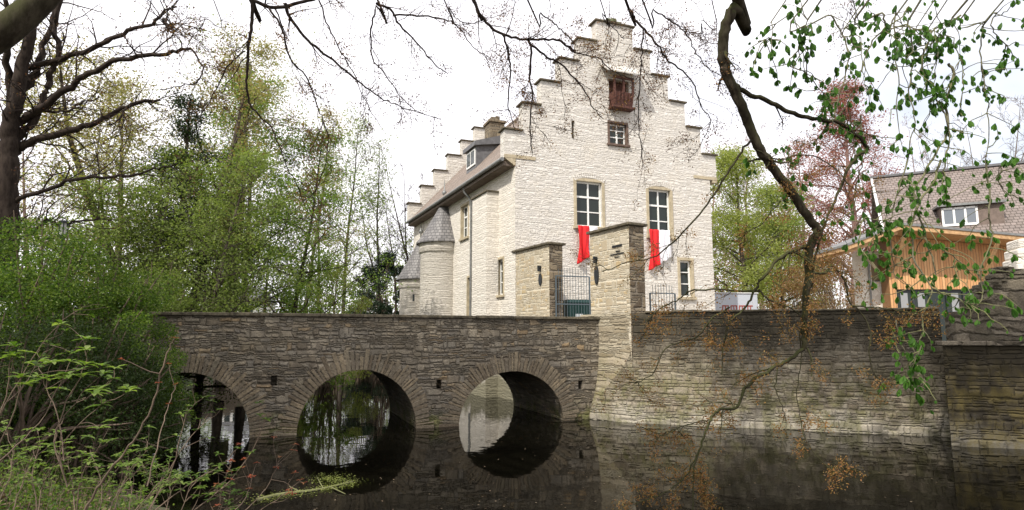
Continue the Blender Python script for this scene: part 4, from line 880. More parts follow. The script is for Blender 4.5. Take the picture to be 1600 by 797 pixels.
def tree(name, label, group, seed, px_, Y, topv, r0, leaf, bark, nleaf, lsize, lspread, cat='tree', twigscale=1., **kw):
    """px_ = photo column of the foot, Y = distance, topv = photo row of the crown top"""
    rg = np.random.default_rng(seed); x = aty(px_, 480, Y)[0]; z = float(hill(x, Y)) if x < -3.2 else YARD
    z = max(z, .3); H = aty(px_, topv, Y)[2] - z
    t = thing(name, label, cat, (x, Y, z - .1), 0, group)
    thick, thin, tips = grow(rg, (x, Y, z - .1), H * .97, r0, **kw)
    a = NP()
    for P, R in thick: a.tube(P, R, 7 if R[0] > .08 else 5)
    for P, R in thin: a.tube(P, R * twigscale, 3)
    a.build('trunk', bark, t, smooth=True)
    if nleaf:
        nleaf = int(nleaf * 1.5); lsize *= 1.1
        pw = rg.exponential(1., len(tips)) ** 1.6; i = rg.choice(len(tips), nleaf, p=pw / pw.sum()); C_ = tips[i] + rg.normal(size=(nleaf, 3)) * np.array([1, 1, .55]) * lspread
        l_ = NP(); l_.leaves(C_, rg, lsize, flat=.35); l_.build('crown', leaf, t)
    return t
LG = 'woodland trees beyond the left end of the bridge'
tree('ivy_tree', 'tall ivy-clad tree with a brownish budding top behind the bridge, largest on the left', LG, 1, 272, 21, 25, .30, M_pale, M_bark, 19000, .085, .36, crown0=.22, spread=.33, nb=34, up=.7, forks=2)
# ivy sleeve on that tree and its neighbour
IK = dict(crown0=.06, spread=.13, nb=44, sub=5, twigs=4, up=.7)
tree('ivy_column', 'dark ivy column climbing high inside the tallest left tree', 'ivy-covered trunks', 4, 272, 20.4, 150, .2, M_ivy, M_bark, 9000, .085, .2, cat='ivy', **IK)
tree('ivy_column', 'second dark ivy column, narrower, left of the tallest one', 'ivy-covered trunks', 5, 232, 21.5, 215, .16, M_ivy, M_bark, 5200, .085, .2, cat='ivy', **IK)
tree('ivy_column', 'low dark ivy mass right of the tall ivy column', 'ivy-covered trunks', 6, 318, 22.5, 215, .16, M_ivy, M_bark, 6000, .085, .22, cat='ivy', **IK)
specs = [
 # label, seed, px, Y, top row, r0, leaf, bark, nleaf, size, spread, kw
 ('leafy tree with bright green tiers directly left of the slim trunks', 11, 385, 24, 120, .17, M_fresh, M_bark, 15000, .10, .30, dict(crown0=.15, spread=.40, nb=30, up=.25)),
 ('leaning dark-stemmed green tree above the bridge centre', 12, 440, 25, 205, .13, M_fresh, M_barkdark, 7000, .09, .30, dict(crown0=.2, spread=.40, nb=24, up=.4, lean=(.14, 0))),
 ('green low-branched tree in front of the ivy columns', 13, 318, 18.5, 230, .12, M_mid, M_bark, 12000, .075, .26, dict(crown0=.1, spread=.42, nb=28, up=.3)),
 ('pale budding tree rising above the left shrubs', 14, 190, 22, 90, .2, M_pale, M_bark, 11000, .08, .34, dict(crown0=.25, spread=.34, nb=28, up=.5)),
 ('olive green tree standing left of the ivy tree', 15, 225, 18.5, 250, .14, M_mid, M_bark, 13000, .08, .26, dict(crown0=.08, spread=.42, nb=28, up=.35)),
 ('thin yellowish tree at the far left behind the trunk', 16, 120, 27, 215, .14, M_yellow, M_bark, 4500, .08, .3, dict(crown0=.2, spread=.42, nb=22, up=.3)),
 ('bare purplish tree at the left edge behind the big trunk', 17, 60, 30, 190, .15, M_brown, M_barkpink, 900, .07, .3, dict(crown0=.2, spread=.42, nb=26, up=.5)),
 ('slender pale green tree left of the slim ivy-wrapped stem', 18, 478, 38, 165, .17, M_pale, M_bark, 5000, .11, .35, dict(crown0=.35, spread=.23, nb=26, up=.8)),
 ('slim tree with a green haze of leaves, mid gap', 19, 537, 42, 190, .17, M_mid, M_bark, 3800, .12, .35, dict(crown0=.3, spread=.24, nb=26, up=.8)),
 ('slim ivy-stemmed tree nearest the turrets', 20, 592, 44, 225, .16, M_mid, M_bark, 2500, .12, .4, dict(crown0=.35, spread=.21, nb=24, up=1.0)),
 ('bushy small green tree over the bridge coping', 21, 410, 22, 330, .09, M_fresh, M_bark, 9000, .09, .25, dict(crown0=.1, spread=.5, nb=24, up=.2)),
 ('tree of mixed green and brown buds above the bridge left end', 22, 350, 26, 75, .2, M_pale, M_bark, 8000, .09, .33, dict(crown0=.3, spread=.32, nb=30, up=.6)),
 ('dark-green leafy tree low above the left bridge end', 23, 150, 17, 275, .12, M_mid, M_bark, 11000, .075, .26, dict(crown0=.08, spread=.45, nb=26, up=.3)),
 ('forked pale tree right of the leaning stem', 24, 500, 34, 260, .12, M_yellow, M_bark, 3500, .10, .3, dict(crown0=.3, spread=.3, nb=22, up=.6)),
]
for lb, sd, px_, Y, tv, r0, lf_, bk, nl, ls, lsp, kw in specs: tree('woodland_tree', lb, LG, sd, px_, Y, tv, r0, lf_, bk, nl, ls, lsp, **kw)
BG_ = 'bare trees behind the turrets'
for k, (px_, Y, tv, lb) in enumerate([(640, 46, 232, 'bare dark tree left of the far gable steps, taller'), (672, 52, 222, 'bare forked tree directly behind the far gable steps'), (618, 55, 262, 'thin bare tree between the ivy stem and the turret')]):
    tree('bare_tree', lb, BG_, 31 + k, px_, Y, tv, .17, None, M_barkdark, 0, 0, 0, crown0=.3, spread=.26, nb=20, sub=6, twigs=4, up=1.1, twigscale=2.2, forks=2)
def bush(name, label, seed, px_, Y, v_top, rx, ry_, rz_, n, leaf, size, group=None, cat='shrub', zb=None, dense=.5, down=0.):
    rg = np.random.default_rng(seed); c_ = aty(px_, v_top, Y); x = c_[0]; top = c_[2]; zg = (float(hill(x, Y)) if x < -3.2 else YARD) if zb is None else zb; zg = max(zg, .05)
    t = thing(name, label, cat, (x, Y, zg), 0, group); h_ = top - zg
    # clumps
    nc = 46; th = rg.uniform(0, 6.283, nc); cz = rg.uniform(0, 1, nc); rr = np.sqrt(1 - np.clip(cz, 0, 1) ** 2.2) * rg.uniform(.5, 1., nc)
    CC = np.stack([x + rx * rr * np.cos(th), Y + ry_ * rr * np.sin(th), zg + h_ * (.1 + .86 * cz)], 1)
    cs = rg.uniform(.16, .34, nc) * min(rx, h_) * dense * 1.6
    i = rg.integers(0, nc, n); D = rg.normal(size=(n, 3)); D /= np.linalg.norm(D, axis=1)[:, None]; D *= (rg.uniform(.3, 1, n) ** .5)[:, None] * cs[i][:, None]; D *= np.array([1.15, 1.15, .8])
    P = CC[i] + D; P[:, 2] = np.maximum(P[:, 2], zg + .03)
    l_ = NP(); l_.leaves(P, rg, size, .55, flat=.2, down=down); l_.build('foliage', leaf, t)
    s_ = NP(); ox = np.array([x, Y, zg - .1])
    for k in range(nc):
        q = CC[k]; b0_ = ox + np.array([rg.uniform(-.3, .3) * rx * .6, rg.uniform(-.3, .3) * ry_ * .6, 0]); md = (b0_ + q) / 2 + np.array([0, 0, .12 * h_]) + rg.normal(size=3) * .06
        s_.tube(smooth_path([b0_, md, q, q + (q - md) * .3], 3), np.linspace(.03, .006, 10), 4)
    s_.build('stems', M_twig, t); return t
SG = 'shrubs massed on the left bank'
bush('leafy_shrub', 'broad bright green shrub at the left edge under the lantern', 41, 40, 11.5, 352, 2.6, 1.9, 0, 42000, M_bushl, .05, SG)
bush('leafy_shrub', 'tall bright green shrub just right of the lantern', 42, 125, 12.3, 362, 2.2, 1.8, 0, 38000, M_bushl, .05, SG)
bush('leafy_shrub', 'rounded green shrub touching the left end of the bridge', 43, 190, 12.6, 425, 1.4, 1.5, 0, 28000, M_bushl, .045, SG)
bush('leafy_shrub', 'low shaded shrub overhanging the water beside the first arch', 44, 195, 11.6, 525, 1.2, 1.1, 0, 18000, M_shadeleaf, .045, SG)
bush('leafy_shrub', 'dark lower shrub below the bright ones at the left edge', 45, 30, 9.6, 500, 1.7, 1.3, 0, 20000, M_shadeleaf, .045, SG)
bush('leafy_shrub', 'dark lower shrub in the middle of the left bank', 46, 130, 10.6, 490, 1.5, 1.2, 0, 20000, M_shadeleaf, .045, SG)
bush('leafy_shrub', 'pale loose shrub behind the bridge end below the ivy columns', 47, 250, 17.5, 420, 2.2, 1.6, 0, 16000, M_mid, .07, SG)
bush('yellow_green_shrub', 'spreading yellow-green shrub above the bridge coping, mid left', 48, 520, 31, 412, 2.4, 2.2, 0, 14000, M_yellow, .09, 'shrubs on the far bank')
bush('green_shrub', 'low mid-green shrub left of the yellow-green one', 49, 470, 30, 448, 2.0, 1.6, 0, 9000, M_fresh, .09, 'shrubs on the far bank')
bush('yew_bush', 'almost black evergreen bush beside the turrets', 50, 603, 41, 392, 2.4, 2.2, 0, 26000, M_yew, .12, 'shrubs on the far bank')
bush('yew_bush', 'dark evergreen bush, smaller, between the yew and yellow-green shrub', 51, 572, 44, 415, 1.9, 1.8, 0, 12000, M_yew, .12, 'shrubs on the far bank')
# far woodland mass, so that little open horizon shows
def mass(name, label, seed, u0, u1, Y, vtop, n, leaf, size):
    rg = np.random.default_rng(seed); a_ = aty(u0, 480, Y)[0]; b_ = aty(u1, 480, Y)[0]; N_ = 60; xs_ = rg.uniform(a_, b_, N_); zt = aty(800, vtop, Y)[2] * rg.uniform(.6, 1.05, N_)
    i = rg.integers(0, N_, n); P = np.stack([xs_[i] + rg.normal(size=n) * 1.6, Y + rg.normal(size=n) * 2.5, YARD + (zt[i] - YARD) * rg.uniform(0, 1, n) ** .8], 1)
    l_ = NP(); l_.leaves(P, rg, size, .7); tag(l_.build(name, leaf), label, 'woodland', kind='stuff')
mass('far_woodland', 'pale hazy far-off wood filling the gaps between the left trunks', 61, -300, 640, 75, 400, 26000, M_mid, .30)
mass('far_woodland', 'brown and green far-off wood behind the right trees', 62, 1080, 1700, 80, 335, 32000, M_brown, .30)
# right-hand trees
RG_ = 'trees beyond the right end of the house'
tree('green_tree', 'broad light green tree directly right of the white gable', RG_, 71, 1165, 38, 240, .22, M_yellow, M_bark, 26000, .12, .45, crown0=.08, spread=.38, nb=34, up=.5)
tree('green_tree', 'mid-green tree right of the broad light one, lower', RG_, 72, 1225, 42, 300, .2, M_mid, M_bark, 20000, .12, .45, crown0=.08, spread=.36, nb=28, up=.5)
tree('copper_beech_tree', 'large copper-red tree behind the green leaves and annex', RG_, 73, 1335, 46, 135, .35, M_beech, M_barkpink, 19000, .14, .4, crown0=.15, spread=.30, nb=44, up=.7)
tree('copper_beech_tree', 'smaller copper-red tree left of the large one', RG_, 74, 1262, 50, 225, .25, M_beech, M_barkpink, 7000, .14, .4, crown0=.2, spread=.28, nb=30, up=.7)
for k, (px_, Y, tv, lb) in enumerate([(1100, 60, 175, 'bare pinkish tree peeking out behind the gable steps'), (1150, 66, 182, 'bare pinkish tree over the light green crown'), (1205, 62, 190, 'bare tree left of the main dark bough'), (1440, 75, 165, 'bare tree right of the copper tree'), (1520, 78, 140, 'tall bare tree above the annex ridge'), (1580, 70, 150, 'bare tree above the annex at the right edge'), (1480, 85, 180, 'farthest bare tree above the annex ridge')]):
    tree('bare_tree', lb, 'bare trees on the right skyline', 81 + k, px_, Y, tv, .25, M_brown, M_barkpink if k < 4 else M_barkfar, 700 if k < 4 else 0, .10, .3, crown0=.25, spread=.30, nb=24, sub=7, twigs=5, up=.9, twigscale=2.6, forks=2)
bush('brown_hedge', 'brown leafless hedge between the trailer and the annex', 52, 1300, 33, 392, 3.2, 1.4, 0, 15000, M_brown, .09, 'shrubs in the yard')
bush('brown_hedge', 'reddish-brown thicket left of the annex wall', 53, 1240, 36, 420, 2.6, 1.5, 0, 10000, M_brown, .09, 'shrubs in the yard')

# ------------------------------------------------------------------ the big tree at the left edge
def path3(pts, Y0, Y1=None):
    Y1 = Y0 if Y1 is None else Y1; n = len(pts); return np.array([aty(u, v, Y0 + (Y1 - Y0) * i / max(1, n - 1)) for i, (u, v) in enumerate(pts)])
def side_twigs(rg, acc, P, R, n, L_, tips, depth=1, grav=-.02, up=.15, rscale=.45, kmin=.1):
    for _ in range(n):
        i = int(rg.integers(int(len(P) * kmin), len(P) - 1)); p = P[i]; d = unit(P[min(i + 1, len(P) - 1)] - P[i - 1 if i else 0]) + rg.normal(size=3) * .75; d[2] += up
        l_ = L_ * rg.uniform(.5, 1.2); Q = limb(rg, p, d, l_, 6, .22, grav); r = max(.0035, min(R[i] * rscale, .02)) * (1 - .75 * np.linspace(0, 1, 7)); acc.tube(Q, r, 4); tips += list(Q[3:])
        if depth > 0: side_twigs(rg, acc, Q, r, 3, L_ * .45, tips, depth - 1, grav, up, .6)
rg = np.random.default_rng(91); YT = 13.2
tb = aty(8, 500, YT); big = thing('large_bare_tree', 'large dark budding tree with long limbs at the left edge', 'tree', (tb[0], YT, float(hill(tb[0], YT)) - .1))
acc = NP(); tips = []
L_defs = [([(6, 470), (8, 360), (10, 290), (12, 240), (18, 190), (28, 140), (40, 80), (52, 20), (60, -60)], 19, 5),
 ([(20, 240), (45, 222), (100, 207), (150, 190), (200, 165), (250, 156)], 7.5, 2), ([(22, 195), (60, 172), (100, 140), (140, 115), (200, 90), (260, 83), (298, 76)], 6.5, 2.2),
 ([(36, 108), (100, 92), (150, 72), (190, 52), (240, 36), (258, 18), (276, 10)], 5, 1.6), ([(14, 322), (50, 304), (90, 290), (135, 277), (200, 275), (240, 265), (278, 256)], 4, 1),
 ([(20, 225), (50, 190), (72, 150), (80, 115), (92, 78), (86, 45), (95, 0), (100, -40)], 6, 3), ([(16, 170), (10, 100), (14, 60), (8, 0)], 6, 3),
 ([(28, 150), (50, 125), (62, 90), (80, 40), (100, -20)], 7, 3), ([(60, 172), (95, 175), (120, 166), (155, 150)], 2.5, 1), ([(8, 400), (25, 372), (45, 368), (72, 344), (95, 350), (130, 345), (155, 340)], 3.5, 1.2),
 ([(200, 165), (185, 188), (165, 195)], 2, .8), ([(255, 30), (262, 42), (274, 50)], 2.6, 1.2), ([(298, 76), (316, 112), (300, 130), (250, 140)], 1.6, .7)]
for pts, r0, r1 in L_defs:
    P = path3(pts, YT, YT + rg.uniform(-.8, .8)); P[0] = aty(*pts[0], YT); P = smooth_path(P, 5); P[1:-1] += rg.normal(size=(len(P) - 2, 3)) * .02; R = np.linspace(r0, r1, len(P)) * YT / FPX
    acc.tube(P, R, 10 if r0 > 5 else 7); side_twigs(rg, acc, P, R, 12 if r0 < 10 else 8, 1.5, tips, 1, 0., .25)
acc.build('trunk', M_barkdark, big, smooth=True)
tips = np.array(tips); i = rg.integers(0, len(tips), 2600); l_ = NP(); l_.leaves(tips[i] + rg.normal(size=(2600, 3)) * .05, rg, .05, .6); l_.build('buds', M_blossd, big)
# lantern
lp = aty(98, 369, 13.4); lz0 = float(hill(lp[0], 13.4)); ln = thing('street_lamp', 'dark post lantern with a hoop on top above the left shrubs', 'street lamp', (lp[0], 13.4, lz0))
k_ = lp[2] - lz0; s1 = 13.4 / FPX
mb = MB(); mb.rod((0, 0, 0), (0, 0, k_ - 2 * s1), .035, 10, r2=.025); mb.lathe([(.03, k_ - 6 * s1), (.06, k_ - 3 * s1), (.065, k_)], 12); mb.build('post', M_iron, ln)
mb = MB(); mb.lathe([(.050, k_), (.055, k_ + 22 * s1)], 12); mb.build('glass', plain('frosted_glass', (.5, .5, .47), .3), ln)
mb = MB(); r_l = .062
for k in range(4): a_ = k * math.pi / 2 + .6; mb.rod((r_l * 1.3 * math.cos(a_), r_l * 1.3 * math.sin(a_), k_), (r_l * 1.3 * math.cos(a_), r_l * 1.3 * math.sin(a_), k_ + 22 * s1), .013, 5)
mb.lathe([(.095, k_ + 21 * s1), (.10, k_ + 23 * s1), (.05, k_ + 25 * s1), (.0, k_ + 26 * s1)], 12); mb.lathe([(.095, k_ - .01), (.095, k_ + .02)], 12)
for k in range(12): a0 = math.pi * k / 12; a1 = math.pi * (k + 1) / 12; mb.rod((.062 * math.cos(a0), 0, k_ + 22 * s1 + .085 * math.sin(a0)), (.062 * math.cos(a1), 0, k_ + 22 * s1 + .085 * math.sin(a1)), .012, 5)
mb.build('cage', M_iron, ln)
# small far things seen over the coping
q = aty(343, 466, 28); zz = 2.15; bh = thing('bird_house', 'small dark box on a post seen over the bridge coping', 'bird house', (q[0], q[1], zz)); hq = q[2] - zz
mb = MB(); mb.rod((0, 0, 0), (0, 0, hq - .15), .05, 8); mb.build('post', M_barkdark, bh)
mb = MB(); mb.box(-.16, .16, -.14, .14, hq - .15, hq + .05); mb.hexa([(-.22, -.2, hq + .052), (.22, -.2, hq + .052), (.22, .2, hq + .052), (-.22, .2, hq + .052)], [(-.02, -.2, hq + .2), (.02, -.2, hq + .2), (.02, .2, hq + .2), (-.02, .2, hq + .2)]); mb.build('box', M_barkdark, bh)
q = aty(356, 470, 27); tr = thing('thick_trunk_tree', 'thick pale mossy trunk standing behind the coping, left of the white cottage', 'tree', (q[0], q[1], 2.0))
a = NP(); a.tube(smooth_path([(q[0], q[1], 1.9), (q[0] + .1, q[1], 5), (q[0], q[1], 9), (q[0] + .3, q[1], 15)]), np.linspace(.38, .16, 16), 12); a.build('trunk', M_barkpale, tr, smooth=True)
rg = np.random.default_rng(77); l_ = NP(); P = np.stack([q[0] + rg.normal(size=5000) * 1.8, q[1] + rg.normal(size=5000) * 1.8, rg.uniform(7, 16, 5000)], 1); l_.leaves(P, rg, .1); l_.build('crown', M_mid, tr)
q = aty(378, 480, 60); co = thing('distant_cottage', 'tiny white cottage with dark windows glimpsed over the coping', 'house', (q[0], q[1], 2.1)); w_ = 42 * 60 / FPX; h_ = aty(378, 472, 60)[2] - 2.1
mb = MB(); mb.box(-w_ / 2, w_ / 2, 0, 5, 0, h_); mb.build('wall', M_frame, co)
mb = MB(); mb.hexa([(-w_ / 2 - .2, -.3, h_), (w_ / 2 + .2, -.3, h_), (w_ / 2 + .2, 5.3, h_), (-w_ / 2 - .2, 5.3, h_)], [(-w_ / 2 + .3, 2.2, h_ + 1.6), (w_ / 2 - .3, 2.2, h_ + 1.6), (w_ / 2 - .3, 2.8, h_ + 1.6), (-w_ / 2 + .3, 2.8, h_ + 1.6)]); mb.build('roof', M_slateplain, co)
for k in (-1, 0, 1): mb = MB(); mb.box(k * .8 - .25, k * .8 + .25, -.05, -.01, h_ - 1.0, h_ - .25); mb.build('window', M_glass, co)

# ------------------------------------------------------------------ overhanging maple (trunk behind the camera)
rg = np.random.default_rng(101)
mtz = float(hill(-4.5, -4.0)); maple = thing('overhanging_maple_tree', 'maple whose dark blossoming boughs reach over the whole top of the view', 'tree', (-4.5, -4.0, mtz - .1))
TR = NP(); top = np.array([-3.6, -2.5, 9.5])
TR.tube(smooth_path([(-4.5, -4, mtz - .1), (-4.4, -3.7, 4), (-4.0, -3.1, 7), top, (-4.5, -1, 13), (-7.5, 2.5, 15)], 6), np.linspace(.55, .2, 31), 14)
dark_tips = []; orange_tips = []; D = NP()
def bough(pts, y0, y1, r0, r1, root=True, ntw=8, L_=.6, tips=dark_tips, jit=.012, acc=None, sides=8, attach=None):
    acc = acc or D; P = path3(pts, y0, y1)
    if root: P = np.vstack([attach if attach is not None else top, (top + P[0]) / 2 + np.array([0, 0, .8]), P])
    n0 = 10 if root else 0
    P = smooth_path(P, 5); P[n0 + 1:-1] += rg.normal(size=(len(P) - 2 - n0, 3)) * jit * .5
    s_ = (y0 + y1) / 2 / FPX * (.88 if sides > 8 else .72); R = np.linspace(r0, r1, len(P)) * s_
    if root: R[:n0] = np.linspace(max(.09, R[0]), R[n0], n0)
    acc.tube(P, R, sides); side_twigs(rg, acc, P[n0:], R[n0:], ntw, L_, tips, 1, -.03, -.05)
    return P
# the main dark bough right of the house and its forks
MBR = NP()
B = lambda pts, y0, y1, r0, r1, **kw: bough(pts, y0, y1, r0, r1, acc=MBR, **kw)
B([(1150, -10), (1146, 12), (1133, 45), (1129, 85), (1135, 115), (1152, 150), (1168, 190), (1188, 235), (1205, 258), (1240, 305), (1262, 338), (1281, 362)], 5.5, 6.2, 10.5, 8, ntw=5, L_=.35, jit=.01, sides=12)
B([(1281, 362), (1266, 385), (1262, 430), (1258, 480), (1256, 520), (1256, 545)], 6.2, 6.2, 8, 4.5, root=False, ntw=3, L_=.3, tips=orange_tips, sides=10)
B([(1256, 545), (1235, 560), (1205, 577), (1168, 602), (1160, 615), (1152, 636), (1126, 640), (1110, 655), (1098, 690), (1086, 730), (1082, 800)], 6.2, 5.6, 4.5, 1.5, root=False, ntw=6, L_=.45, tips=orange_tips)
B([(1270, 380), (1240, 393), (1220, 402), (1195, 430), (1180, 452), (1166, 478), (1140, 505), (1130, 545), (1128, 585)], 6.2, 6.0, 4.5, 1, root=False, ntw=8, L_=.5, tips=orange_tips)
B([(1186, 452), (1200, 468), (1225, 476), (1250, 492)], 6.1, 6.1, 2.2, 1.4, root=False, ntw=4, L_=.4, tips=orange_tips)
B([(1149, 133), (1168, 146), (1200, 158), (1232, 175), (1270, 185), (1310, 192), (1340, 212), (1357, 232)], 5.8, 6.2, 5.5, 4, root=False, ntw=4, L_=.4)
B([(1357, 232), (1335, 250), (1318, 280), (1302, 320), (1284, 360), (1272, 410), (1268, 450)], 6.2, 6.2, 3.6, 2.2, root=False, ntw=5, L_=.4, tips=orange_tips)
B([(1173, 220), (1150, 250), (1128, 285), (1105, 320), (1075, 355), (1045, 385), (1020, 402), (980, 410), (940, 425)], 5.9, 6.6, 2.6, 1, root=False, ntw=8, L_=.4, tips=orange_tips)
B([(1190, 455), (1120, 452), (1080, 455), (1060, 468), (1035, 480), (1010, 500)], 6.1, 6.4, 2.2, .9, root=False, ntw=8, L_=.4, tips=orange_tips)
B([(1140, 480), (1110, 500), (1090, 525), (1040, 545), (1020, 585), (990, 600)], 6.1, 6.3, 2, .8, root=False, ntw=9, L_=.4, tips=orange_tips)
B([(1265, 427), (1290, 425), (1300, 415), (1320, 440), (1326, 470), (1345, 488), (1360, 520), (1358, 560), (1370, 590), (1385, 612)], 6.2, 6.3, 3, .8, root=False, ntw=7, L_=.4, tips=orange_tips)
B([(1330, 478), (1360, 480), (1400, 485), (1440, 488)], 6.2, 6.3, 1.8, .8, root=False, ntw=6, L_=.4, tips=orange_tips)
B([(1258, 480), (1250, 520), (1253, 560), (1245, 610), (1252, 660)], 6.2, 6.2, 1.6, .6, root=False, ntw=3, L_=.3, tips=orange_tips)
B([(1256, 540), (1266, 555), (1268, 588)], 6.2, 6.2, 2.6, 1.6, root=False, ntw=1, L_=.2, tips=orange_tips)
B([(1215, 575), (1212, 610), (1225, 640), (1228, 660)], 6.1, 6.1, 1.3, .6, root=False, ntw=1, L_=.2, tips=orange_tips)
B([(1252, 660), (1260, 690), (1290, 725), (1310, 730)], 6.1, 6., 1.2, .6, root=False, ntw=4, L_=.22, tips=orange_tips)
B([(1095, 700), (1070, 745), (1040, 770), (1000, 785), (985, 790)], 5.7, 5.6, 1.6, .7, root=False, ntw=7, L_=.3, tips=orange_tips)
B([(1110, 655), (1070, 665), (1040, 680), (1010, 690)], 5.9, 5.8, 1.2, .6, root=False, ntw=6, L_=.25, tips=orange_tips)
B([(1090, 730), (1110, 770), (1130, 785)], 5.7, 5.6, 1.0, .6, root=False, ntw=6, L_=.22, tips=orange_tips)
B([(1182, 235), (1220, 250), (1260, 240), (1300, 260), (1340, 300), (1380, 300)], 5.9, 6.3, 1.8, .7, root=False, ntw=8, L_=.45, tips=orange_tips)
B([(1240, 305), (1215, 320), (1190, 350), (1150, 370)], 6.0, 6.2, 1.5, .6, root=False, ntw=5, L_=.3, tips=orange_tips)
MBR.build('bough', M_barkmoss, maple, smooth=True)
# dark boughs across the sky
T_ = lambda pts, r0, r1, y=7., root=True, ntw=9, L_=.6, **kw: bough(pts, y, y + .6, r0, r1, root=root, ntw=ntw, L_=L_, **kw)
T_([(385, -15), (395, 0), (430, 12), (475, 3), (500, -5), (520, -20)], 5, 3.5, 6.5, ntw=6)
T_([(395, 0), (393, 40), (388, 75), (387, 105), (385, 140), (395, 170), (420, 195), (435, 225), (450, 265)], 4, 1, 6.5, root=False, ntw=9)
T_([(445, 5), (455, 30), (480, 62), (512, 88), (545, 115), (565, 132), (600, 155), (630, 168), (690, 187)], 4, .7, 6.5, root=False, ntw=12)
T_([(420, 12), (440, 45), (452, 90), (478, 120), (498, 170), (505, 190), (495, 215), (480, 250)], 2.4, .7, 6.5, root=False, ntw=7)
T_([(505, 190), (512, 215), (508, 260), (492, 300), (490, 330)], 1.2, .5, 6.6, root=False, ntw=4)
T_([(498, 0), (510, 35), (530, 75), (550, 110), (572, 160), (600, 205)], 1.8, .6, 6.6, root=False, ntw=8)
T_([(382, 80), (355, 105), (335, 145), (315, 180), (300, 215)], 1.8, .7, 6.6, root=False, ntw=7)
T_([(585, -12), (588, 10), (580, 45), (582, 90), (605, 120), (625, 150), (655, 175), (688, 187)], 2.8, .6, 6.8, ntw=9)
T_([(588, 5), (610, 15), (625, 40), (650, 65), (680, 100), (700, 115)], 3, 1, 6.8, root=False, ntw=8)
T_([(615, 24), (660, 25), (700, 32), (720, 45), (740, 75), (765, 90)], 2.2, .8, 6.8, root=False, ntw=8)
T_([(735, -15), (740, 0), (752, 25), (775, 48), (800, 58), (835, 62), (870, 62), (885, 70), (900, 80)], 4, 2.2, 6.6, ntw=9)
T_([(784, 52), (795, 85), (797, 120), (793, 160), (800, 185), (805, 205)], 2.4, .8, 6.7, root=False, ntw=9)
T_([(825, 62), (830, 75), (828, 120), (832, 150), (828, 200), (832, 240)], 3, 1.2, 6.7, root=False, ntw=10)
T_([(828, 68), (850, 85), (875, 100), (890, 115), (910, 135), (925, 165), (942, 185)], 2.6, 1, 6.8, root=False, ntw=10)
T_([(872, 62), (900, 82), (935, 90), (955, 110), (990, 125)], 2, .8, 6.8, root=False, ntw=8)
T_([(820, -10), (845, 20), (862, 35), (880, 50), (900, 70)], 2.2, 1.2, 6.8, ntw=7)
T_([(972, -15), (985, 15), (995, 35), (1015, 55), (1030, 75), (1045, 95), (1070, 115), (1085, 135), (1095, 165), (1110, 190), (1100, 215)], 3.6, .8, 6.4, ntw=16)
T_([(1000, -10), (1020, 15), (1045, 30), (1070, 50), (1090, 85), (1110, 110), (1135, 120)], 2.4, .8, 6.4, ntw=12)
T_([(1005, 45), (1002, 90), (1000, 130), (998, 170), (1000, 220), (1003, 245)], 1.8, .8, 6.5, root=False, ntw=12)
T_([(935, -10), (940, 20), (960, 45), (975, 60)], 1.6, .8, 6.6, ntw=6)
T_([(690, -10), (700, 10), (715, 30), (740, 35), (790, 20)], 1.8, .7, 7, ntw=8)
T_([(1110, -10), (1095, 30), (1100, 60), (1125, 70)], 1.6, .6, 6.2, ntw=6)
T_([(330, -10), (320, 30), (300, 60), (280, 100)], 1.4, .6, 7.2, ntw=7); T_([(245, -10), (262, 30), (290, 60)], 1.5, .7, 7.2, ntw=7)
T_([(450, 265), (465, 290), (480, 330), (505, 350)], 1., .5, 6.6, root=False, ntw=4); T_([(1330, -10), (1325, 20), (1310, 60)], 1.6, .7, 6.2, ntw=5)
# the very thick limb in the top left corner
P = np.vstack([top, path3([(-160, 190), (-60, 90), (0, 52), (40, 22), (90, -25), (150, -90)], 4.6, 4.9)]); P = smooth_path(P, 5)
TR.tube(P, np.linspace(.16, .085, len(P)), 14)
TR.build('trunk', M_barkmoss, maple, smooth=True)
D.build('boughs', M_barkdark, maple, smooth=True)
def cluster(acc, tips, rg, n, size, spread):
    tips = np.array(tips); i = rg.integers(0, len(tips), n); C0 = tips[i]; k = 7
    C_ = np.repeat(C0, k, 0) + rg.normal(size=(n * k, 3)) * spread; acc.leaves(C_, rg, size, .5, down=.2)
a = NP(); cluster(a, dark_tips, rg, 3000, .023, .034); a.build('dark_blossom', M_blossd, maple)
a = NP(); low = [p for p in orange_tips]; cluster(a, low, rg, 2100, .022, .032); a.build('orange_blossom', M_bloss, maple)
# some orange-brown tufts on dark boughs in front of the gable
front = [p for p in dark_tips if 1.0 / 1 > 0 and -.2 < p[0] < 2.2 and p[2] < 6.3]
if len(front) > 5: a = NP(); cluster(a, front, rg, 460, .024, .034); a.build('brown_blossom', M_bloss, maple)
lf2 = [p for p in dark_tips if p[0] < -1.9 and p[2] < 6.6]
if len(lf2) > 5: a = NP(); cluster(a, lf2, rg, 260, .030, .04); a.build('brown_blossom', M_bloss, maple)
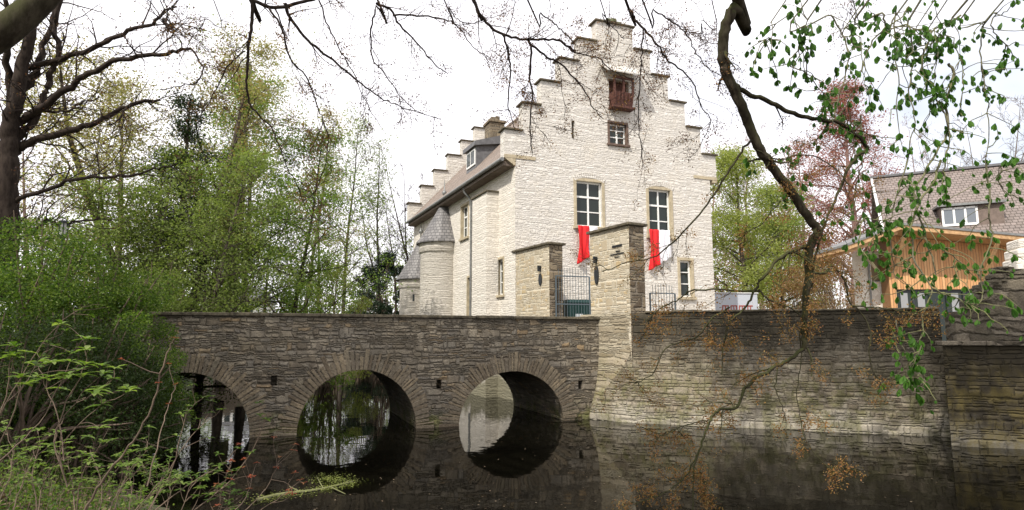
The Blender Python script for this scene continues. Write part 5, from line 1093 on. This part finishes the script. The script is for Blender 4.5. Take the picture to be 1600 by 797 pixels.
# upper crown, out of the frame: its shade falls on the bridge and the near water
def shade(n, x0, x1, z0, z1, s0, s1, frame, size, cl, seed, sp=.35):
    rg = np.random.default_rng(seed); X = rg.uniform(x0, x1, cl); Z = rg.uniform(z0, z1, cl); Sd = rg.uniform(s0, s1, cl)
    P = np.array([frame.wor((x, 0, z)) for x, z in zip(X, Z)]) + SUN[None] * Sd[:, None]
    i = rg.integers(0, cl, n); return P[i] + rg.normal(size=(n, 3)) * sp
cr_ = NP(); rg = np.random.default_rng(7)
Pc = np.vstack([shade(11500, -12.5, -.1, -.6, 2.7, 15, 20, BR, .12, 420, 1, .45), shade(7000, 2.2, 9., 1.2, 3.1, 16, 21, RF, .12, 70, 2, .4), shade(15000, -4.5, 4.2, -.3, 2.3, 11.5, 15.5, Fr(-7, 10.5, 21), .12, 420, 4, .3), shade(5000, 7.5, 12., -.5, 3.4, 16, 21, RF, .12, 90, 3, .4)])
cr_.leaves(Pc, rg, .14, .75); cr_.build('upper_crown', M_mid, maple)
ub = NP()
for k in range(60): q = Pc[rg.integers(0, len(Pc))]; s0_ = np.array([-7.5, 2.5, 15]) if k % 2 else np.array([-4.5, -1, 13]); ub.tube(smooth_path([s0_, (s0_ + q) / 2 + rg.normal(size=3) * .4, q], 4), np.linspace(.09, .02, 9), 5)
ub.build('upper_limbs', M_barkmoss, maple)

# ------------------------------------------------------------------ horse chestnut with hanging leaves (right)
rg = np.random.default_rng(202); ctz = float(hill(6.5, -3.)); chest = thing('horse_chestnut_tree', 'horse chestnut letting green drooping leaves hang into the right side', 'tree', (6.5, -3., ctz - .1))
ctop = np.array([6.2, -1.2, 8.6]); C3 = NP(); C3.tube(smooth_path([(6.5, -3, ctz - .1), (6.5, -2.6, 4), ctop, (7., 1, 11)], 6), np.linspace(.45, .15, 19), 12)
nodes = []
def hang(pts, y0, y1, r0, r1, root=True, gap=.2, keep=1., side=5, mat=C3):
    P = path3(pts, y0, y1)
    if root: P = np.vstack([ctop, (ctop + P[0]) / 2 + np.array([0, 0, .6]), P])
    n0 = 10 if root else 0; P = smooth_path(P, 5); P[n0 + 1:-1] += rg.normal(size=(len(P) - 2 - n0, 3)) * .007; s_ = (y0 + y1) / 2 / FPX; R = np.linspace(r0, r1, len(P)) * s_
    if root: R[:n0] = np.linspace(.06, R[n0], n0)
    mat.tube(P, R, 7); Q = P[n0:]
    for k in range(0, len(Q) - 1, 2):
        if rg.uniform() < keep * .55: nodes.append(Q[k] + rg.normal(size=3) * .01)
    nodes.append(Q[-1])
    for _ in range(side):
        i = int(rg.integers(1, len(Q) - 1)); d = rg.normal(size=3); d[2] = d[2] * .3 - .15; B_ = limb(rg, Q[i], d, rg.uniform(.15, .5), 5, .25, -.12); mat.tube(B_, np.linspace(.006, .003, 6), 4); nodes.append(B_[-1]); 
        if rg.uniform() < .6: nodes.append(B_[3])
Hs = [([(1235, -10), (1238, 25), (1252, 55), (1262, 80)], 5.4, 1.5, 3), ([(1290, -10), (1300, 25), (1320, 60), (1322, 110), (1308, 160), (1300, 200)], 5.8, 2, 6), ([(1270, -10), (1262, 40), (1245, 80), (1232, 100), (1260, 115), (1282, 140), (1300, 165)], 5.6, 1.8, 6),
 ([(1365, -10), (1378, 20), (1385, 40), (1405, 30), (1420, 10)], 5.8, 2.6, 4), ([(1385, 40), (1360, 70), (1345, 110), (1330, 150), (1310, 180)], 5.9, 1.6, 6), ([(1425, -10), (1422, 40), (1428, 90), (1420, 140), (1430, 190), (1418, 240)], 6, 2, 8),
 ([(1445, -10), (1455, 50), (1440, 100), (1460, 150), (1482, 200), (1478, 250), (1470, 300)], 6.1, 2.4, 8), ([(1520, -10), (1500, 25), (1470, 38), (1452, 55)], 6, 2.8, 3), ([(1575, -8), (1555, 20), (1550, 45), (1570, 70), (1590, 95)], 5.8, 1.8, 4),
 ([(1530, -10), (1535, 40), (1532, 90), (1540, 140), (1545, 200), (1540, 250)], 6.1, 1.8, 8), ([(1482, 100), (1490, 120), (1478, 160), (1480, 210), (1450, 260), (1430, 300), (1440, 350), (1452, 385), (1462, 430)], 6.2, 2.6, 8),
 ([(1470, 250), (1455, 290), (1430, 330), (1425, 400), (1455, 450), (1440, 500), (1455, 540)], 6.2, 2.2, 10), ([(1420, 240), (1405, 290), (1395, 330), (1380, 370)], 6.2, 1.6, 8), ([(1540, 250), (1548, 300), (1545, 340), (1550, 380), (1530, 420), (1535, 460), (1510, 500)], 6.2, 1.8, 9),
 ([(1462, 380), (1500, 410), (1520, 430)], 6.2, 1.4, 6), ([(1455, 450), (1490, 465), (1530, 480)], 6.2, 1.4, 6), ([(1345, 180), (1350, 230), (1340, 280), (1330, 340)], 6.2, 1.6, 6), ([(1440, 540), (1425, 580), (1440, 620)], 6.1, 1.2, 5), ([(1400, 500), (1410, 540), (1430, 590)], 6.1, 1.2, 5),
 ([(1350, 0), (1345, 60), (1350, 120), (1360, 170)], 5.9, 1.4, 7), ([(1480, 0), (1490, 60), (1505, 110), (1500, 170)], 6., 1.5, 8), ([(1570, 250), (1560, 280), (1575, 310)], 6., 1.2, 3), ([(1185, 65), (1200, 60), (1220, 62)], 5.6, 1.2, 2),
 ([(1400, 10), (1398, 60), (1405, 120), (1400, 170), (1410, 230)], 6.0, 1.5, 8), ([(1460, 0), (1465, 60), (1462, 110), (1455, 160)], 6.0, 1.4, 7), ([(1340, 400), (1345, 350), (1355, 340), (1375, 350)], 6.2, 1.2, 6), ([(1230, 230), (1235, 260), (1225, 290)], 6.0, 1., 3), ([(1390, 360), (1395, 400), (1400, 440)], 6.2, 1.2, 5)]
for pts, y_, r_0, ns in Hs: hang(pts, y_, y_ + .2, r_0 * .85, r_0 * .38, root=pts[0][1] < 1, side=ns + 4)
C3.build('hanging_branches', M_barkpale, chest, smooth=True)
lv = NP()
def addpal(acc, p, rg):
    # quads only: degenerate tips are avoided by a tiny offset
    k = int(rg.integers(4, 7)); az0 = rg.uniform(0, 6.283); L0 = rg.uniform(.04, .105)
    for j in range(k):
        az = az0 + (j - (k - 1) / 2) * .55 + rg.normal() * .15; op = rg.uniform(.2, .65)
        d = unit(np.array([math.cos(az) * op, math.sin(az) * op, -1.])); sd = unit(np.cross(d, np.array([math.cos(az + 1.2), math.sin(az + 1.2), .3]))); nn = np.cross(d, sd)
        L_ = L0 * (1 - .13 * abs(j - (k - 1) / 2)); w_ = L_ * .24; rows = [(0, .04), (.3, .6), (.62, 1.), (.85, .6), (1., .05)]; VV = []
        for f, wf in rows:
            c0 = p + d * L_ * f + nn * L_ * .12 * f * f; VV += [c0 + sd * w_ * wf - nn * w_ * .35 * wf, c0, c0 - sd * w_ * wf - nn * w_ * .35 * wf]
        acc.add(VV, [(3 * a + b_, 3 * a + b_ + 1, 3 * a + b_ + 4, 3 * a + b_ + 3) for a in range(4) for b_ in range(2)])
for p in nodes:
    addpal(lv, p, rg)
    if rg.uniform() < .9: addpal(lv, p + rg.normal(size=3) * .035, rg)
# leaves along the dark bough too
for (u, v) in [(1170, 250), (1178, 262), (1220, 225), (1232, 230), (1250, 232), (1240, 245), (1390, 355), (1360, 380), (1365, 400), (1355, 395), (1375, 390), (1385, 400), (1345, 385), (1250, 250), (1215, 248)]:
    for _ in range(2): addpal(lv, aty(u + rg.normal() * 4, v + rg.normal() * 4, 6.1), rg)
lv.build('leaves', M_chest, chest)
print('chest nodes', len(nodes), 'dark', len(dark_tips), 'orange', len(orange_tips))

# ------------------------------------------------------------------ foreground bank: litter, herbs, stems
rg = np.random.default_rng(303)
def bank_points(n, u0, u1, v0, v1, zoff=0.):
    P = []; 
    while len(P) < n:
        x = rg.uniform(-9, -1.6); y_ = rg.uniform(2.5, 10.5); z = float(hill(x, y_))
        if z < .05: continue
        P.append((x, y_, z))
    return np.array(P)
N_ = 9000; X = rg.uniform(-9.5, -1.5, N_ * 2); Yv = rg.uniform(2.6, 11, N_ * 2); Z = hill(X, Yv); ok = Z > .12; X, Yv, Z = X[ok], Yv[ok], Z[ok]
l_ = NP(); l_.leaves(np.stack([X, Yv, Z + .035], 1), rg, .075, .7, flat=.75); tag(l_.build('leaf_litter', M_litter), 'dry brown fallen leaves covering the near bank', 'leaf litter', kind='stuff')
def herbs(n, x0, x1, y0, y1, hmax, leaf, size, per):
    X = rg.uniform(x0, x1, n); Yv = rg.uniform(y0, y1, n); Z = hill(X, Yv); ok = (Z > .08) & ((rg.uniform(0, 1, len(X)) if False else np.random.default_rng(9).uniform(0, 1, len(X))) < np.where((X < -2.9) & (Yv < 6.2), .35, 1.)); X, Yv, Z = X[ok], Yv[ok], Z[ok]; st = NP(); lf_ = NP(); C_ = []
    for x, y_, z in zip(X, Yv, Z):
        h_ = rg.uniform(.35, 1) * hmax; P = limb(rg, np.array([x, y_, z]), np.array([rg.normal() * .3, rg.normal() * .3, 1]), h_, 4, .12); st.tube(P, np.linspace(.004, .002, 5), 3)
        t_ = rg.uniform(.2, 1, per); i = (t_ * 4).astype(int).clip(0, 3); C_.append(P[i] + (P[i + 1] - P[i]) * (t_ * 4 - i)[:, None] + rg.normal(size=(per, 3)) * .035)
    lf_.leaves(np.vstack(C_), rg, size, .5, flat=.4); return st, lf_
st, lf_ = herbs(2700, -9, -2.2, 3.2, 10.6, .5, M_fresh, .045, 18)
V_ = NP(); V_.V = st.V; V_.Q = st.Q; V_.n = st.n
o = st.build('herb_stems', M_twig); tag(o, 'thin bare stems growing in the near bank undergrowth', 'undergrowth', kind='stuff')
o = lf_.build('undergrowth', M_bushl); tag(o, 'low green herbs covering the near left bank', 'undergrowth', kind='stuff')
def stem_shrub(label, seed, stems, Y, leaf, lsize=.055, whorl=True, rad0=.0045, name='sapling', side=3, grp='saplings in the foreground'):
    rg = np.random.default_rng(seed); P0 = aty(*stems[0][0], Y); zb = float(hill(P0[0], Y)); t = thing(name, label, 'shrub', (P0[0], Y, max(zb, 0)), 0, grp); s_ = NP(); l_ = NP()
    for pts in stems:
        P = smooth_path(path3(pts, Y, Y + rg.uniform(-.25, .25)), 5); P[1:-1] += rg.normal(size=(len(P) - 2, 3)) * .004; s_.tube(P, np.linspace(rad0, rad0 * .45, len(P)), 6); ends = [P[-1], P[int(len(P) * .7)]]
        for _ in range(side): i = int(rg.integers(len(P) // 3, len(P) - 1)); B_ = limb(rg, P[i], P[i] - P[i - 1] + rg.normal(size=3) * .03 * 1., rg.uniform(.08, .3), 4, .2); s_.tube(B_, np.linspace(rad0 * .5, rad0 * .3, 5), 4); ends.append(B_[-1])
        for e in ends:
            k = int(rg.integers(5, 9))
            for j in range(k):
                az = j * 6.283 / k + rg.uniform(-.3, .3); d = unit(np.array([math.cos(az), math.sin(az), rg.uniform(-.1, .7)])); sd = unit(np.cross(d, [0, 0, 1])); L_ = lsize * rg.uniform(.7, 1.3); w_ = L_ * .2; VV = []
                for f, wf in ((0, .1), (.4, 1), (.75, .8), (1, .05)): c0 = e + d * L_ * f - np.array([0, 0, 1]) * L_ * .25 * f * f; VV += [c0 + sd * w_ * wf + np.array([0, 0, w_ * .3 * wf]), c0, c0 - sd * w_ * wf + np.array([0, 0, w_ * .3 * wf])]
                l_.add(VV, [(3 * a + b_, 3 * a + b_ + 1, 3 * a + b_ + 4, 3 * a + b_ + 3) for a in range(3) for b_ in range(2)])
    s_.build('stems', M_twig, t, smooth=True)
    if leaf: l_.build('leaves', leaf, t)
stem_shrub('elder sapling with whorled bright leaves at mid left', 1, [[(105, 760), (85, 690), (110, 640), (170, 600), (180, 575)], [(105, 760), (95, 700), (150, 640), (200, 612)], [(100, 720), (90, 650), (70, 600), (60, 565)], [(85, 690), (100, 640), (130, 580), (135, 530)]], 4.2, M_fresh, .078)
stem_shrub('elder sapling with leaf whorls at the far left edge', 2, [[(-20, 720), (20, 650), (30, 600), (40, 550)], [(-20, 700), (10, 620), (15, 560), (22, 540)], [(0, 720), (60, 660), (95, 600), (110, 565)]], 4.0, M_fresh, .072)
stem_shrub('long bare bending shoot with a bud at its tip before the first arch', 3, [[(132, 800), (165, 745), (195, 705), (225, 660), (245, 610), (262, 550), (274, 528)]], 3.4, M_redleaf, .02, rad0=.007, side=1, name='bare_shoot')
stem_shrub('shorter bare shoot right of the long one', 4, [[(230, 760), (248, 690), (262, 640), (275, 600)]], 3.6, M_redleaf, .02, rad0=.004, side=1, name='bare_shoot')
stem_shrub('thin leafy brambles spreading right towards the water', 5, [[(210, 800), (260, 740), (300, 680), (345, 640)], [(240, 800), (290, 760), (340, 730), (372, 700)], [(230, 800), (270, 730), (290, 650), (318, 620)], [(300, 800), (340, 770), (385, 720), (415, 655)]], 5.2, M_bushl, .05, rad0=.005, name='bramble', side=5)
stem_shrub('red-tipped twigs leaning over the water at the bottom', 6, [[(380, 800), (410, 770), (430, 735), (437, 715)], [(360, 805), (385, 775), (395, 745)], [(340, 800), (352, 750), (362, 720)], [(395, 805), (440, 775), (470, 750)]], 5.6, M_redleaf, .035, rad0=.004, name='red_twig_shrub', side=4)
stem_shrub('green leafy thicket low in the left corner', 7, [[(20, 800), (40, 740), (60, 700)], [(60, 800), (70, 750), (110, 700)], [(120, 800), (130, 740), (160, 690)], [(170, 800), (190, 760), (230, 720)], [(0, 780), (20, 720), (10, 670)], [(230, 800), (250, 770), (290, 740)]], 4.8, M_fresh, .05, rad0=.004, name='low_thicket', side=8)
stem_shrub('arching twig with small leaves above the dark water, left', 8, [[(0, 650), (50, 560), (90, 510), (130, 480), (160, 478)], [(0, 640), (40, 600), (60, 560), (85, 540)]], 5., M_bushl, .045, rad0=.004, name='arching_twig', side=6)
# floating debris and a fallen twig on the water
fl = thing('floating_branch', 'pale weedy branch floating on the water below the middle arch', 'branch', (0, 0, 0)); P = smooth_path([atz(u, v, .015) for u, v in ((400, 782), (440, 772), (490, 766), (520, 760), (552, 752))], 4)
fl.location = tuple(P[0]); a = NP(); a.tube(P, np.linspace(.03, .012, len(P)), 6)
for (A0_, A1_) in (((505, 763), (495, 745)), ((515, 760), (540, 772)), ((470, 769), (452, 760))): a.tube(np.array([atz(*A0_, .015), atz((A0_[0] + A1_[0]) / 2, (A0_[1] + A1_[1]) / 2, .03), atz(*A1_, .01)]), [.012, .01, .006], 5)
a.build('stem', M_barkpale, fl)
l_ = NP(); C_ = np.vstack([P[rg.integers(0, len(P), 700)] + rg.normal(size=(700, 3)) * [.12, .12, .004], np.array([atz(520 + rg.normal() * 18, 748 + rg.normal() * 5, .012) for _ in range(500)])]); l_.leaves(C_, rg, .03, .7, flat=.9); l_.build('weed', M_yellow, fl)

rg = np.random.default_rng(404); P = []
while len(P) < 170:
    q = atz(rg.uniform(380, 1500), rg.uniform(660, 797), .006)
    if sdist(q[None, 0:1], q[None, 1:2], MOAT)[0, 0] < -.2 and BR.loc(q)[1] < -.1 and RF.loc(q)[1] < -.15: P.append(q)
l_ = NP(); l_.leaves(np.array(P), rg, .035, .8, flat=.97); tag(l_.build('floating_leaves', M_litter), 'tiny leaves and buds drifting on the dark water', 'floating leaves', kind='stuff')
stem_shrub('tangled thin-leaved thicket on the lip of the bank above the water', 9, [[(250, 830), (265, 770), (255, 730)], [(270, 830), (300, 760), (330, 735)], [(290, 830), (310, 780), (350, 760)], [(230, 820), (240, 760), (220, 720)], [(310, 835), (345, 800), (380, 770)], [(200, 810), (205, 750), (190, 715)]], 6.6, M_bushl, .06, rad0=.005, name='low_thicket', side=12)
stem_shrub('spindly leafy thicket beside the bare shoots, lower left', 10, [[(150, 820), (160, 760), (140, 700)], [(170, 830), (200, 740), (235, 700)], [(190, 830), (230, 780), (270, 745)], [(120, 820), (110, 740), (85, 700)], [(60, 810), (50, 740), (65, 690)]], 5.6, M_fresh, .055, rad0=.005, name='low_thicket', side=12)
